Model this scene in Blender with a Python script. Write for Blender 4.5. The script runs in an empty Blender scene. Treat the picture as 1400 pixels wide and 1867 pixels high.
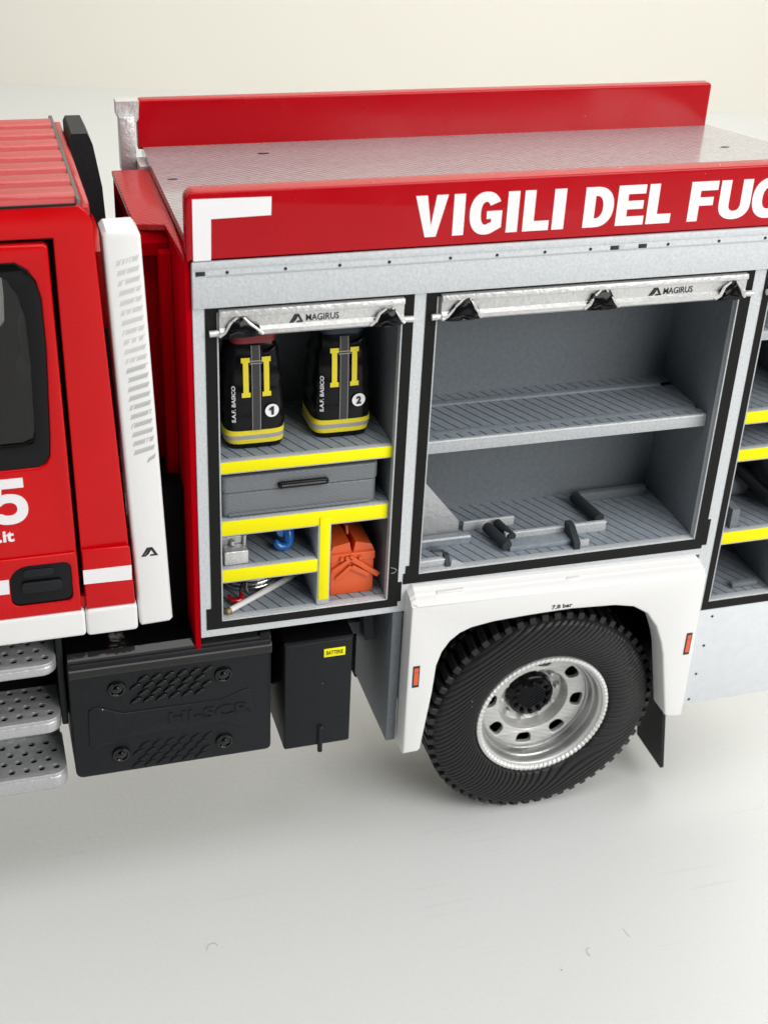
import bpy, bmesh, math, random
from mathutils import Vector, Matrix
from mathutils.geometry import tessellate_polygon

random.seed(7)
S = 0.01                      # one model millimetre is 0.01 scene units
scene = bpy.context.scene
COL = scene.collection

# ------------------------------------------------------------------ camera
yaw, pit, rol = -0.3164243, -0.5350959, 0.0517656
cy_, sy_, cp_, sp_ = math.cos(yaw), math.sin(yaw), math.cos(pit), math.sin(pit)
fw = Vector((-sy_ * cp_, cy_ * cp_, sp_)); rt = Vector((cy_, sy_, 0)); up = rt.cross(fw)
r2 = rt * math.cos(rol) + up * math.sin(rol); u2 = up * math.cos(rol) - rt * math.sin(rol)
cam = bpy.data.cameras.new('camera'); co = bpy.data.objects.new('camera', cam); COL.objects.link(co)
co.matrix_world = Matrix(((r2.x, u2.x, -fw.x, -16.014 * S), (r2.y, u2.y, -fw.y, -97.967 * S), (r2.z, u2.z, -fw.z, 99.491 * S), (0, 0, 0, 1)))
cam.sensor_fit = 'VERTICAL'; cam.sensor_height = 36.0; cam.sensor_width = 36.0
cam.lens = 36.0 * 2537.69 / 1867.0
cam.clip_start = 0.02; cam.clip_end = 100
cam.dof.use_dof = True
cam.dof.focus_distance = 1.19
cam.dof.aperture_fstop = (cam.lens * 0.001) / (0.55 * S)    # small opening
scene.camera = co

# ------------------------------------------------------------------ light
W = bpy.data.worlds.new('World'); scene.world = W; W.use_nodes = True
W.node_tree.nodes['Background'].inputs[0].default_value = (0.93, 0.97, 1.0, 1)
W.node_tree.nodes['Background'].inputs[1].default_value = 0.05


def area(name, loc, tgt, sx, sy, power, col):
    l = bpy.data.lights.new(name, 'AREA'); l.shape = 'RECTANGLE'; l.size = sx * S; l.size_y = sy * S
    l.energy = power; l.color = col
    o = bpy.data.objects.new(name, l); COL.objects.link(o)
    o.location = Vector(loc) * S
    o.rotation_euler = (Vector(tgt) - Vector(loc)).to_track_quat('-Z', 'Y').to_euler()
    return o


area('window_light', (165, -215, 180), (28, 5, 30), 230, 190, 84, (1.0, 0.985, 0.955))
area('overhead_fill', (-15, -55, 340), (-5, -30, 0), 340, 270, 80, (1.0, 0.99, 0.97))  # overhead fill lamp, added to soften shadows and even out the table
area('room_light', (150, 190, 290), (140, 260, 20), 280, 200, 74, (1.0, 0.965, 0.90))

vs = scene.view_settings
vs.view_transform = 'Standard'; vs.look = 'None'; vs.exposure = 0.0; vs.gamma = 1.0

# ------------------------------------------------------------------ materials
def mat(name, col, rough=0.5, metal=0.0, spec=0.5, coat=0.0, grain=None, lines=None, mottle=None, scratch=None, roughvar=0.0, dust=None):
    """grain=(scale, strength) fine relief; lines=((dx,dy,dz), spacing, strength) print layers; mottle=(scale, amount) colour"""
    m = bpy.data.materials.new(name); m.use_nodes = True
    nt = m.node_tree; N = nt.nodes; L = nt.links
    b = N['Principled BSDF']
    b.inputs['Base Color'].default_value = (*col, 1)
    b.inputs['Roughness'].default_value = rough
    b.inputs['Metallic'].default_value = metal
    b.inputs['Specular IOR Level'].default_value = spec
    b.inputs['Coat Weight'].default_value = coat
    b.inputs['Coat Roughness'].default_value = 0.08
    tc = N.new('ShaderNodeTexCoord')
    last = None
    if mottle:
        n = N.new('ShaderNodeTexNoise'); n.inputs['Scale'].default_value = mottle[0] / S / 10; n.inputs['Detail'].default_value = 6
        n.inputs['Roughness'].default_value = 0.65
        L.new(tc.outputs['Object'], n.inputs['Vector'])
        mp = N.new('ShaderNodeMapRange'); mp.inputs[1].default_value = 0.3; mp.inputs[2].default_value = 0.7
        mp.inputs[3].default_value = 1 - mottle[1]; mp.inputs[4].default_value = 1 + mottle[1]
        L.new(n.outputs['Fac'], mp.inputs[0])
        mx = N.new('ShaderNodeMix'); mx.data_type = 'RGBA'; mx.blend_type = 'MULTIPLY'; mx.inputs[0].default_value = 1
        mx.inputs[6].default_value = (*col, 1)
        L.new(mp.outputs[0], mx.inputs[7]); L.new(mx.outputs[2], b.inputs['Base Color'])
    if dust:
        vo = N.new('ShaderNodeTexVoronoi'); vo.inputs['Scale'].default_value = dust[0] / S
        L.new(tc.outputs['Object'], vo.inputs['Vector'])
        nz = N.new('ShaderNodeTexNoise'); nz.inputs['Scale'].default_value = 3.0 / S; L.new(tc.outputs['Object'], nz.inputs['Vector'])
        ad = N.new('ShaderNodeMath'); ad.operation = 'MULTIPLY_ADD'; ad.inputs[1].default_value = 0.12; L.new(nz.outputs['Fac'], ad.inputs[0]); L.new(vo.outputs['Distance'], ad.inputs[2])
        lt = N.new('ShaderNodeMath'); lt.operation = 'LESS_THAN'; lt.inputs[1].default_value = dust[1] + 0.06; L.new(ad.outputs[0], lt.inputs[0])
        sc_ = N.new('ShaderNodeSeparateColor'); L.new(vo.outputs['Color'], sc_.inputs[0])
        gt = N.new('ShaderNodeMath'); gt.operation = 'GREATER_THAN'; gt.inputs[1].default_value = dust[2]; L.new(sc_.outputs[0], gt.inputs[0])
        ml = N.new('ShaderNodeMath'); ml.operation = 'MULTIPLY'; L.new(lt.outputs[0], ml.inputs[0]); L.new(gt.outputs[0], ml.inputs[1])
        m3 = N.new('ShaderNodeMath'); m3.operation = 'MULTIPLY'; m3.inputs[1].default_value = 0.75; L.new(ml.outputs[0], m3.inputs[0])
        dm = N.new('ShaderNodeMix'); dm.data_type = 'RGBA'; dm.inputs[6].default_value = (*col, 1); dm.inputs[7].default_value = (0.62, 0.6, 0.58, 1)
        if b.inputs['Base Color'].is_linked: L.new(b.inputs['Base Color'].links[0].from_socket, dm.inputs[6])
        L.new(m3.outputs[0], dm.inputs[0]); L.new(dm.outputs[2], b.inputs['Base Color'])
    if roughvar:
        n = N.new('ShaderNodeTexNoise'); n.inputs['Scale'].default_value = 25; n.inputs['Detail'].default_value = 8
        L.new(tc.outputs['Object'], n.inputs['Vector'])
        mp = N.new('ShaderNodeMapRange'); mp.inputs[1].default_value = 0.3; mp.inputs[2].default_value = 0.7
        mp.inputs[3].default_value = max(0.02, rough - roughvar); mp.inputs[4].default_value = rough + roughvar
        L.new(n.outputs['Fac'], mp.inputs[0]); L.new(mp.outputs[0], b.inputs['Roughness'])

    def addbump(h, strength, dist):
        nonlocal last
        bp = N.new('ShaderNodeBump'); bp.inputs['Strength'].default_value = strength; bp.inputs['Distance'].default_value = dist * S
        L.new(h, bp.inputs['Height'])
        if last: L.new(last, bp.inputs['Normal'])
        last = bp.outputs['Normal']
    if grain:
        n = N.new('ShaderNodeTexNoise'); n.inputs['Scale'].default_value = grain[0] / S; n.inputs['Detail'].default_value = 3
        L.new(tc.outputs['Object'], n.inputs['Vector']); addbump(n.outputs['Fac'], grain[1], 0.12)
    if lines:
        d, sp, st = lines
        vm = N.new('ShaderNodeVectorMath'); vm.operation = 'DOT_PRODUCT'
        dl = Vector(d).normalized() * (2 * math.pi / (sp * S)); vm.inputs[1].default_value = dl
        L.new(tc.outputs['Object'], vm.inputs[0])
        n = N.new('ShaderNodeTexNoise'); n.inputs['Scale'].default_value = 0.25 / S; n.inputs['Detail'].default_value = 3
        L.new(tc.outputs['Object'], n.inputs['Vector'])
        mu = N.new('ShaderNodeMath'); mu.operation = 'MULTIPLY_ADD'; mu.inputs[1].default_value = 2.5
        L.new(n.outputs['Fac'], mu.inputs[0]); L.new(vm.outputs['Value'], mu.inputs[2])
        sn = N.new('ShaderNodeMath'); sn.operation = 'SINE'; L.new(mu.outputs[0], sn.inputs[0])
        m2 = N.new('ShaderNodeMath'); m2.operation = 'MULTIPLY'
        n2 = N.new('ShaderNodeTexNoise'); n2.inputs['Scale'].default_value = 0.12 / S; L.new(tc.outputs['Object'], n2.inputs['Vector'])
        L.new(sn.outputs[0], m2.inputs[0]); L.new(n2.outputs['Fac'], m2.inputs[1])
        addbump(m2.outputs[0], st, 0.06)
    if scratch:
        vo = N.new('ShaderNodeTexVoronoi'); vo.inputs['Scale'].default_value = scratch[0] / S
        L.new(tc.outputs['Object'], vo.inputs['Vector']); addbump(vo.outputs['Distance'], scratch[1], 0.1)
    if last: L.new(last, b.inputs['Normal'])
    return m


RED = (0.56, 0.0015, 0.004)
M = {}
M['red'] = mat('red_paint', RED, 0.24, spec=0.22, coat=0.06, grain=(0.45, 0.10), roughvar=0.06, mottle=(0.25, 0.06), dust=(0.6, 0.035, 0.70))
M['red_body'] = mat('red_body_paint', (0.44, 0.001, 0.007), 0.24, spec=0.25, coat=0.08, grain=(0.45, 0.12), roughvar=0.06, mottle=(0.25, 0.06), dust=(0.6, 0.035, 0.70))
M['red_matte'] = mat('red_matte_paint', (0.40, 0.001, 0.006), 0.9, spec=0.0, mottle=(0.3, 0.08))
M['red_print'] = mat('red_printed_paint', (0.42, 0.002, 0.006), 0.4, spec=0.35, coat=0.15, lines=((0.75, 0.66, 0), 0.52, 0.55), grain=(0.9, 0.15))
M['red_roof'] = mat('red_roof_paint', (0.40, 0.012, 0.012), 0.4, spec=0.35, coat=0.35, mottle=(0.4, 0.08), grain=(2.2, 0.35))
M['white'] = mat('white_paint', (0.80, 0.80, 0.80), 0.36, grain=(1.6, 0.16), mottle=(0.06, 0.02))
M['skirt'] = mat('white_skirt_decal', (0.68, 0.71, 0.74), 0.5, grain=(3.0, 0.10), mottle=(9, 0.035))
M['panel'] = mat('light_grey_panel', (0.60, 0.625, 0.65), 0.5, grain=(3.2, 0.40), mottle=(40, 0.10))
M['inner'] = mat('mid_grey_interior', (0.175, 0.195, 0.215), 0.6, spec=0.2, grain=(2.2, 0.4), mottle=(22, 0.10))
M['edge'] = mat('pale_grey_edge', (0.46, 0.48, 0.50), 0.5, spec=0.3, grain=(3.0, 0.5), mottle=(50, 0.10))
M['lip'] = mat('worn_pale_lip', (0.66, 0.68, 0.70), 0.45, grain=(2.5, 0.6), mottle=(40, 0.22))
M['slat'] = mat('grey_floor_slat', (0.255, 0.29, 0.33), 0.5, spec=0.3, grain=(2.6, 0.4), mottle=(18, 0.13))
M['groove'] = mat('groove_shade', (0.012, 0.015, 0.02), 0.8, spec=0.1)  # near-black slat backing, deepens the shade in the grooves by colour
M['deck'] = mat('grey_deck', (0.33, 0.325, 0.335), 0.2, spec=0.5, coat=0.8, lines=((0.72, 0.69, 0), 0.5, 0.42), grain=(1.1, 0.5), mottle=(20, 0.10))
M['tape'] = mat('yellow_tape', (0.93, 0.85, 0.0), 0.5, spec=0.2, grain=(3.5, 0.12), mottle=(0.5, 0.03))
M['seal'] = mat('black_seal', (0.007, 0.007, 0.007), 0.5, spec=0.18, grain=(1.8, 0.3), dust=(0.8, 0.035, 0.80))
M['black'] = mat('black_gloss', (0.004, 0.004, 0.005), 0.15, spec=0.2, grain=(0.9, 0.22))
M['gloss'] = mat('black_wet_gloss', (0.003, 0.003, 0.0035), 0.1, spec=0.5, grain=(0.9, 0.3))
M['mount'] = mat('dark_grey_mount', (0.03, 0.037, 0.042), 0.5, spec=0.25, grain=(1.6, 0.4))
M['satin'] = mat('black_satin', (0.009, 0.0105, 0.0125), 0.5, spec=0.24, grain=(1.7, 0.25), mottle=(35, 0.25), dust=(0.8, 0.035, 0.80))
M['tyre'] = mat('black_rubber', (0.020, 0.020, 0.021), 0.38, spec=0.3, grain=(2.2, 0.25), dust=(0.8, 0.035, 0.80))
M['dark'] = mat('dark_void_black', (0.004, 0.004, 0.004), 0.9, spec=0.05)
M['silver'] = mat('silver_paint', (0.62, 0.62, 0.62), 0.42, metal=0.6, grain=(2.2, 0.7), mottle=(55, 0.09))
M['alu'] = mat('brushed_aluminium', (0.52, 0.53, 0.54), 0.42, metal=0.6, grain=(1.8, 0.5), mottle=(45, 0.10))
M['rim'] = mat('rim_silver', (0.58, 0.58, 0.57), 0.45, metal=0.55, grain=(1.3, 0.45), lines=((0.3, 0.5, 0.8), 0.42, 0.2), mottle=(0.5, 0.12))
M['rimlip'] = mat('rim_silver_lit', (0.74, 0.74, 0.73), 0.4, metal=0.4, grain=(1.3, 0.4))  # lighter copy of the rim silver, light on the lip put into colour
M['barrel'] = mat('rim_silver_shaded', (0.40, 0.40, 0.40), 0.34, metal=0.8, grain=(1.3, 0.4))  # darker copy of the rim silver, shade of the dish put into colour
M['steel'] = mat('polished_wire', (0.8, 0.8, 0.78), 0.15, metal=1.0)
M['rod'] = mat('white_rod', (0.78, 0.78, 0.77), 0.3)
M['dwhite'] = mat('white_decal', (0.84, 0.83, 0.85), 0.5, grain=(3.5, 0.12), mottle=(0.5, 0.02))
M['dblack'] = mat('black_decal', (0.012, 0.012, 0.014), 0.5)
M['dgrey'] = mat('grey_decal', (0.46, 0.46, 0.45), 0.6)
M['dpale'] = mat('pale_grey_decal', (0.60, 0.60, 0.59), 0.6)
M['zip'] = mat('zip_outline', (0.30, 0.30, 0.30), 0.5)
M['zipfill'] = mat('zip_dark', (0.03, 0.03, 0.032), 0.5)
M['bag'] = mat('black_bag', (0.005, 0.005, 0.006), 0.2, spec=0.18, grain=(0.5, 0.6))
M['bagred'] = mat('red_bag_lid', (0.20, 0.012, 0.018), 0.5, grain=(0.6, 0.4))
M['bagblue'] = mat('blue_bag_lid', (0.010, 0.022, 0.05), 0.5, grain=(0.6, 0.4))
M['byellow'] = mat('bag_yellow', (0.75, 0.62, 0.02), 0.5, grain=(2.5, 0.3))
M['bsilver'] = mat('bag_reflective', (0.34, 0.34, 0.34), 0.4, grain=(2.5, 0.4), mottle=(1.5, 0.15))
M['case'] = mat('grey_case', (0.16, 0.175, 0.19), 0.42, lines=((0.5, 0, 0.86), 0.28, 0.22), grain=(2.0, 0.4))
M['orange'] = mat('orange_box', (0.72, 0.10, 0.018), 0.35, coat=0.15, grain=(0.9, 0.35))
M['blue'] = mat('blue_gloss', (0.010, 0.12, 0.42), 0.22, coat=0.3, grain=(0.8, 0.3))
M['redgloss'] = mat('red_gloss_metal', (0.42, 0.01, 0.015), 0.2, metal=0.3, coat=0.4)
M['brass'] = mat('brass_tip', (0.40, 0.30, 0.16), 0.4, metal=0.6)
M['amber'] = mat('amber_reflector', (0.75, 0.11, 0.04), 0.4)
M['line'] = mat('roof_edge_line', (0.12, 0.11, 0.10), 0.6, grain=(2.0, 0.4))
M['cabin'] = mat('dark_cabin', (0.03, 0.03, 0.032), 0.6, spec=0.2, grain=(0.8, 0.5))
M['seat'] = mat('brown_seat', (0.035, 0.022, 0.02), 0.6, grain=(0.8, 0.5))
M['lint'] = mat('grey_lint', (0.34, 0.36, 0.38), 0.8)
M['lintw'] = mat('white_lint', (0.75, 0.75, 0.74), 0.8)

# glass pane: clear with a Fresnel reflection
g = bpy.data.materials.new('tinted_glass'); g.use_nodes = True
nt = g.node_tree; nt.nodes.remove(nt.nodes['Principled BSDF'])
tr = nt.nodes.new('ShaderNodeBsdfTransparent'); tr.inputs[0].default_value = (0.45, 0.46, 0.45, 1)
gl = nt.nodes.new('ShaderNodeBsdfGlossy'); gl.inputs['Roughness'].default_value = 0.04
fr = nt.nodes.new('ShaderNodeFresnel'); mx = nt.nodes.new('ShaderNodeMixShader')
nt.links.new(fr.outputs[0], mx.inputs[0]); nt.links.new(tr.outputs[0], mx.inputs[1]); nt.links.new(gl.outputs[0], mx.inputs[2])
nt.links.new(mx.outputs[0], nt.nodes['Material Output'].inputs[0])
M['glass'] = g

# table: white laminate with fine tooth and some faint scuffs
m = mat('table_laminate', (0.665, 0.68, 0.675), 0.45, spec=0.4, grain=(1.6, 0.22), mottle=(30, 0.022))
nt = m.node_tree; N = nt.nodes; L = nt.links; b = N['Principled BSDF']
tc = N.new('ShaderNodeTexCoord'); mpn = N.new('ShaderNodeMapping')
mpn.inputs['Rotation'].default_value = (0, 0, 0.22); mpn.inputs['Scale'].default_value = (6, 260, 1)
L.new(tc.outputs['Object'], mpn.inputs[0])
n1 = N.new('ShaderNodeTexNoise'); n1.inputs['Scale'].default_value = 1.0; n1.inputs['Detail'].default_value = 2
L.new(mpn.outputs[0], n1.inputs['Vector'])
n2 = N.new('ShaderNodeTexNoise'); n2.inputs['Scale'].default_value = 6.0; L.new(tc.outputs['Object'], n2.inputs['Vector'])
r1 = N.new('ShaderNodeMapRange'); r1.inputs[1].default_value = 0.62; r1.inputs[2].default_value = 0.72; L.new(n1.outputs['Fac'], r1.inputs[0])
r2n = N.new('ShaderNodeMapRange'); r2n.inputs[1].default_value = 0.56; r2n.inputs[2].default_value = 0.64; L.new(n2.outputs['Fac'], r2n.inputs[0])
mu = N.new('ShaderNodeMath'); mu.operation = 'MULTIPLY'; L.new(r1.outputs[0], mu.inputs[0]); L.new(r2n.outputs[0], mu.inputs[1])
mm = N.new('ShaderNodeMath'); mm.operation = 'MULTIPLY'; mm.inputs[1].default_value = 0.35; L.new(mu.outputs[0], mm.inputs[0])
mx = N.new('ShaderNodeMix'); mx.data_type = 'RGBA'; mx.inputs[7].default_value = (0.52, 0.52, 0.52, 1)
src = b.inputs['Base Color'].links[0].from_socket
L.new(src, mx.inputs[6]); L.new(mm.outputs[0], mx.inputs[0]); L.new(mx.outputs[2], b.inputs['Base Color'])
M['table'] = m
M['wall'] = mat('cream_wall', (0.88, 0.855, 0.78), 0.8, grain=(0.2, 0.2), mottle=(0.006, 0.03))

# ------------------------------------------------------------------ mesh helpers
def finish(name, me, m, parent, smooth=35):
    if m is not None: me.materials.append(M[m] if isinstance(m, str) else m)
    if smooth:
        for p in me.polygons: p.use_smooth = True
        me.set_sharp_from_angle(angle=math.radians(smooth))
    o = bpy.data.objects.new(name, me); COL.objects.link(o)
    if parent is not None:
        o.parent = parent; o.matrix_parent_inverse = WORLD[parent.name].inverted()
    WORLD[o.name] = Matrix.Identity(4)
    return o


WORLD = {}


def raw(name, verts, faces, m, parent, smooth=35):
    me = bpy.data.meshes.new(name)
    me.from_pydata([(v[0] * S, v[1] * S, v[2] * S) for v in verts], [], faces)
    bm = bmesh.new(); bm.from_mesh(me); bmesh.ops.recalc_face_normals(bm, faces=bm.faces); bm.to_mesh(me); bm.free()
    me.update()
    return finish(name, me, m, parent, smooth)


def bbox(bm, x0, x1, y0, y1, z0, z1, bev=0.0, seg=2):
    vs_ = [bm.verts.new((x * S, y * S, z * S)) for x in (x0, x1) for y in (y0, y1) for z in (z0, z1)]
    F = [(0, 1, 3, 2), (4, 6, 7, 5), (0, 4, 5, 1), (2, 3, 7, 6), (0, 2, 6, 4), (1, 5, 7, 3)]
    fs = [bm.faces.new([vs_[i] for i in f]) for f in F]
    if bev > 0:
        es = list({e for f in fs for e in f.edges})
        bmesh.ops.bevel(bm, geom=es, offset=bev * S, segments=seg, profile=0.5, affect='EDGES')


def box(name, x0, x1, y0, y1, z0, z1, m, parent, bev=0.0, seg=2):
    bm = bmesh.new(); bbox(bm, x0, x1, y0, y1, z0, z1, bev, seg)
    bmesh.ops.recalc_face_normals(bm, faces=bm.faces)
    me = bpy.data.meshes.new(name); bm.to_mesh(me); bm.free()
    return finish(name, me, m, parent)


def prism(name, loops, y0, y1, m, parent, yf=None, smooth=35, plane='xz'):
    """solid from 2D loops (first outer, rest holes); loops in (x,z), thickness along y (or plane 'xy', thickness along z)"""
    verts, faces = [], []
    flat = [p for lp in loops for p in lp]
    tris = tessellate_polygon([[Vector((p[0], p[1], 0)) for p in lp] for lp in loops])
    n = len(flat)
    for k, t in ((0, y0), (1, y1)):
        for p in flat:
            if plane == 'xz':
                yy = t if yf is None else t + yf(p[0], p[1])
                verts.append((p[0], yy, p[1]))
            elif plane == 'yz':
                verts.append((t, p[0], p[1]))
            else:
                verts.append((p[0], p[1], t))
    for t in tris:
        faces.append((t[0], t[1], t[2])); faces.append((t[2] + n, t[1] + n, t[0] + n))
    base = 0
    for lp in loops:
        k = len(lp)
        for i in range(k):
            a, b_ = base + i, base + (i + 1) % k
            faces.append((a, b_, b_ + n, a + n))
        base += k
    return raw(name, verts, faces, m, parent, smooth)


def curve_mesh(loops, thick, bev, res=2):
    c = bpy.data.curves.new('t', 'CURVE'); c.dimensions = '2D'; c.fill_mode = 'BOTH'
    for lp in loops:
        s = c.splines.new('POLY'); s.points.add(len(lp) - 1)
        for i, p in enumerate(lp): s.points[i].co = (p[0], p[1], 0, 1)
        s.use_cyclic_u = True
    c.extrude = max(thick / 2 - bev, 0.0001); c.bevel_depth = bev; c.bevel_resolution = res; c.offset = -bev
    o = bpy.data.objects.new('t', c); COL.objects.link(o)
    dg = bpy.context.evaluated_depsgraph_get()
    me = bpy.data.meshes.new_from_object(o.evaluated_get(dg))
    bpy.data.objects.remove(o); bpy.data.curves.remove(c)
    return me


def plate(name, loops, y0, y1, m, parent, bev=0.1, plane='xz', fn=None, smooth=40):
    """bevelled plate from 2D loops; vertex map: (a,b,c) -> plane"""
    me = curve_mesh(loops, abs(y1 - y0), bev)
    me.materials.clear()
    ym = (y0 + y1) / 2
    for v in me.vertices:
        a, b_, c = v.co
        if plane == 'xz': q = (a, ym + c, b_)
        elif plane == 'xy': q = (a, b_, ym + c)
        else: q = (ym + c, a, b_)
        if fn: q = fn(*q)
        v.co = (q[0] * S, q[1] * S, q[2] * S)
    bm = bmesh.new(); bm.from_mesh(me)
    bmesh.ops.remove_doubles(bm, verts=bm.verts, dist=1e-6)
    bmesh.ops.recalc_face_normals(bm, faces=bm.faces); bm.to_mesh(me); bm.free()
    me.name = name
    return finish(name, me, m, parent, smooth)


def rrect(x0, x1, z0, z1, r, n=6, rs=None):
    rs = rs or (r, r, r, r)      # bl, br, tr, tl
    out = []
    for (cx, cz, a0, rr) in ((x0 + rs[0], z0 + rs[0], 180, rs[0]), (x1 - rs[1], z0 + rs[1], 270, rs[1]), (x1 - rs[2], z1 - rs[2], 0, rs[2]), (x0 + rs[3], z1 - rs[3], 90, rs[3])):
        if rr <= 1e-4:
            out.append((cx, cz)); continue
        for i in range(n + 1):
            a = math.radians(a0 + 90 * i / n); out.append((cx + rr * math.cos(a), cz + rr * math.sin(a)))
    return out


def circ(cx, cz, r, n=16, r2_=None):
    r2_ = r2_ or r
    return [(cx + r * math.cos(2 * math.pi * i / n), cz + r2_ * math.sin(2 * math.pi * i / n)) for i in range(n)]


def lathe(name, prof, cx, cz, m, parent, n=96, smooth=40, disp=None):
    """profile [(r, y)] turned about the y axis through (cx, cz)"""
    verts, faces = [], []
    k = len(prof)
    for i in range(n):
        a = 2 * math.pi * i / n
        for (r, y) in prof:
            x, z = cx + r * math.cos(a), cz + r * math.sin(a)
            if disp: y = y + disp(x, z, r)
            verts.append((x, y, z))
    for i in range(n):
        for j in range(k - 1):
            a, b_ = i * k + j, ((i + 1) % n) * k + j
            faces.append((a, b_, b_ + 1, a + 1))
    return raw(name, verts, faces, m, parent, smooth)


def tube(name, pts, r, m, parent, n=8, closed=False, caps=True, rr=None):
    verts, faces = [], []
    P = [Vector(p) for p in pts]; k = len(P)
    nrm = None
    for i, p in enumerate(P):
        if closed: t = (P[(i + 1) % k] - P[i - 1]).normalized()
        else: t = (P[min(i + 1, k - 1)] - P[max(i - 1, 0)]).normalized()
        if nrm is None:
            nrm = t.orthogonal().normalized()
        nrm = (nrm - t * nrm.dot(t)).normalized(); bn = t.cross(nrm)
        q = rr[i] if rr else r
        for j in range(n):
            a = 2 * math.pi * j / n
            verts.append(p + nrm * (q * math.cos(a)) + bn * (q * math.sin(a)))
    for i in range(k if closed else k - 1):
        for j in range(n):
            a, b_ = i * n + j, i * n + (j + 1) % n
            c, d = ((i + 1) % k) * n + (j + 1) % n, ((i + 1) % k) * n + j
            faces.append((a, b_, c, d))
    if not closed and caps:
        faces.append(tuple(range(n))[::-1]); faces.append(tuple(range((k - 1) * n, k * n)))
    return raw(name, verts, faces, m, parent, 50)


def text_loops(s, weight=0.0):
    """flat mesh of a word from the built-in font, normalised so that capital height is 1"""
    c = bpy.data.curves.new('t', 'FONT'); c.body = s; c.size = 1.0; c.offset = weight; c.resolution_u = 3
    o = bpy.data.objects.new('t', c); COL.objects.link(o)
    dg = bpy.context.evaluated_depsgraph_get()
    me = bpy.data.meshes.new_from_object(o.evaluated_get(dg))
    bpy.data.objects.remove(o); bpy.data.curves.remove(c)
    xs = [v.co.x for v in me.vertices]; ys = [v.co.y for v in me.vertices]
    V = [((v.co.x - min(xs)) / (max(xs) - min(xs)), (v.co.y - min(ys)) / (max(ys) - min(ys))) for v in me.vertices]
    F = [tuple(p.vertices) for p in me.polygons]
    bpy.data.meshes.remove(me)
    return V, F


def text(name, s, x0, x1, z0, z1, y, m, parent, weight=0.0, th=0.03, vertical=False, fn=None):
    """word as a thin print spread over the box x0..x1, z0..z1 at depth y (front)"""
    V, F = text_loops(s, weight)
    n = len(V); verts = []
    for t in (0, th):
        for (a, b_) in V:
            if vertical: q = (x1 - (x1 - x0) * b_, y + t, z0 + (z1 - z0) * a)
            else: q = (x0 + (x1 - x0) * a, y + t, z0 + (z1 - z0) * b_)
            verts.append(fn(*q) if fn else q)
    faces = list(F) + [tuple(i + n for i in f[::-1]) for f in F]
    cnt = {}
    for f in F:
        for i in range(len(f)):
            e = (f[i], f[(i + 1) % len(f)]); cnt[e] = cnt.get(e, 0) + 1
    for (a, b_) in list(cnt):
        if (b_, a) not in cnt: faces.append((a, b_, b_ + n, a + n))
    return raw(name, verts, faces, m, parent, 0)


# ---- bold block letters drawn by hand (height 1)
def glyph(ch, w, s):
    if ch == 'I': return [[(0, 0), (w, 0), (w, 1), (0, 1)]]
    if ch == 'L': return [[(0, 0), (w, 0), (w, .24), (s, .24), (s, 1), (0, 1)]]
    if ch == 'E': return [[(0, 0), (w, 0), (w, .22), (s, .22), (s, .40), (w * .94, .40), (w * .94, .61), (s, .61), (s, .78), (w * .98, .78), (w * .98, 1), (0, 1)]]
    if ch == 'F': return [[(0, 0), (s, 0), (s, .39), (w * .88, .39), (w * .88, .60), (s, .60), (s, .77), (w, .77), (w, 1), (0, 1)]]
    if ch == 'V': return [[(w * .33, 0), (w * .67, 0), (w, 1), (w - s * 1.02, 1), (w * .5, .27), (s * 1.02, 1), (0, 1)]]

    def arc(cx, cy, rx, ry, a0, a1, n=18):
        out = []
        for i in range(n + 1):
            a = math.radians(a0 + (a1 - a0) * i / n)
            c, d = math.cos(a), math.sin(a)
            out.append((cx + rx * math.copysign(abs(c) ** .9, c), cy + ry * math.copysign(abs(d) ** .9, d)))
        return out
    if ch == 'D':
        h = w * .40
        return [[(0, 0), (h, 0)] + arc(h, .5, w - h, .5, -90, 90) + [(0, 1)],
                [(s, .22), (h, .22)] + arc(h, .5, w - h - s, .28, -90, 90) + [(s, .78)]]
    if ch == 'U':
        return [[(0, 1), (0, .38)] + arc(w / 2, .38, w / 2, .38, 180, 360) + [(w, 1), (w - s, 1), (w - s, .38)] + arc(w / 2, .38, w / 2 - s, .17, 360, 180) + [(s, 1)]]
    if ch == 'O':
        return [arc(w / 2, .5, w / 2, .52, 0, 350, 35), arc(w / 2, .5, w / 2 - s, .28, 0, 350, 35)]
    if ch == 'C':
        return [arc(w / 2, .5, w / 2, .52, 32, 328, 30) + arc(w / 2, .5, w / 2 - s, .28, 325, 35, 26)]
    if ch == 'G':
        return [arc(w / 2, .5, w / 2, .52, 30, 290, 30) + [(w, .14), (w, .55), (w * .53, .55), (w * .53, .36), (w - s * .95, .36), (w - s * .95, .27)] + arc(w / 2, .5, w / 2 - s, .28, 300, 38, 26)]
    if ch == '5':
        return [[(w * .16, 1), (w * .93, 1), (w * .93, .79), (w * .37, .79), (w * .34, .63)] + arc(w * .5, .33, w * .5, .34, 108, -162, 30) + [(w * .30, .24)] + arc(w * .5, .335, w * .22, .145, -150, 150, 26)[1:] + [(w * .30, .42), (w * .04, .42)]]


def letters(name, ch, x0, x1, z0, z1, y, m, parent, stroke, th=0.05):
    h = z1 - z0
    lp = [[(x0 + p[0] * h, z0 + p[1] * h) for p in l] for l in glyph(ch, (x1 - x0) / h, stroke / h)]
    return prism(name, lp, y, y + th, m, parent, smooth=0)


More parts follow.
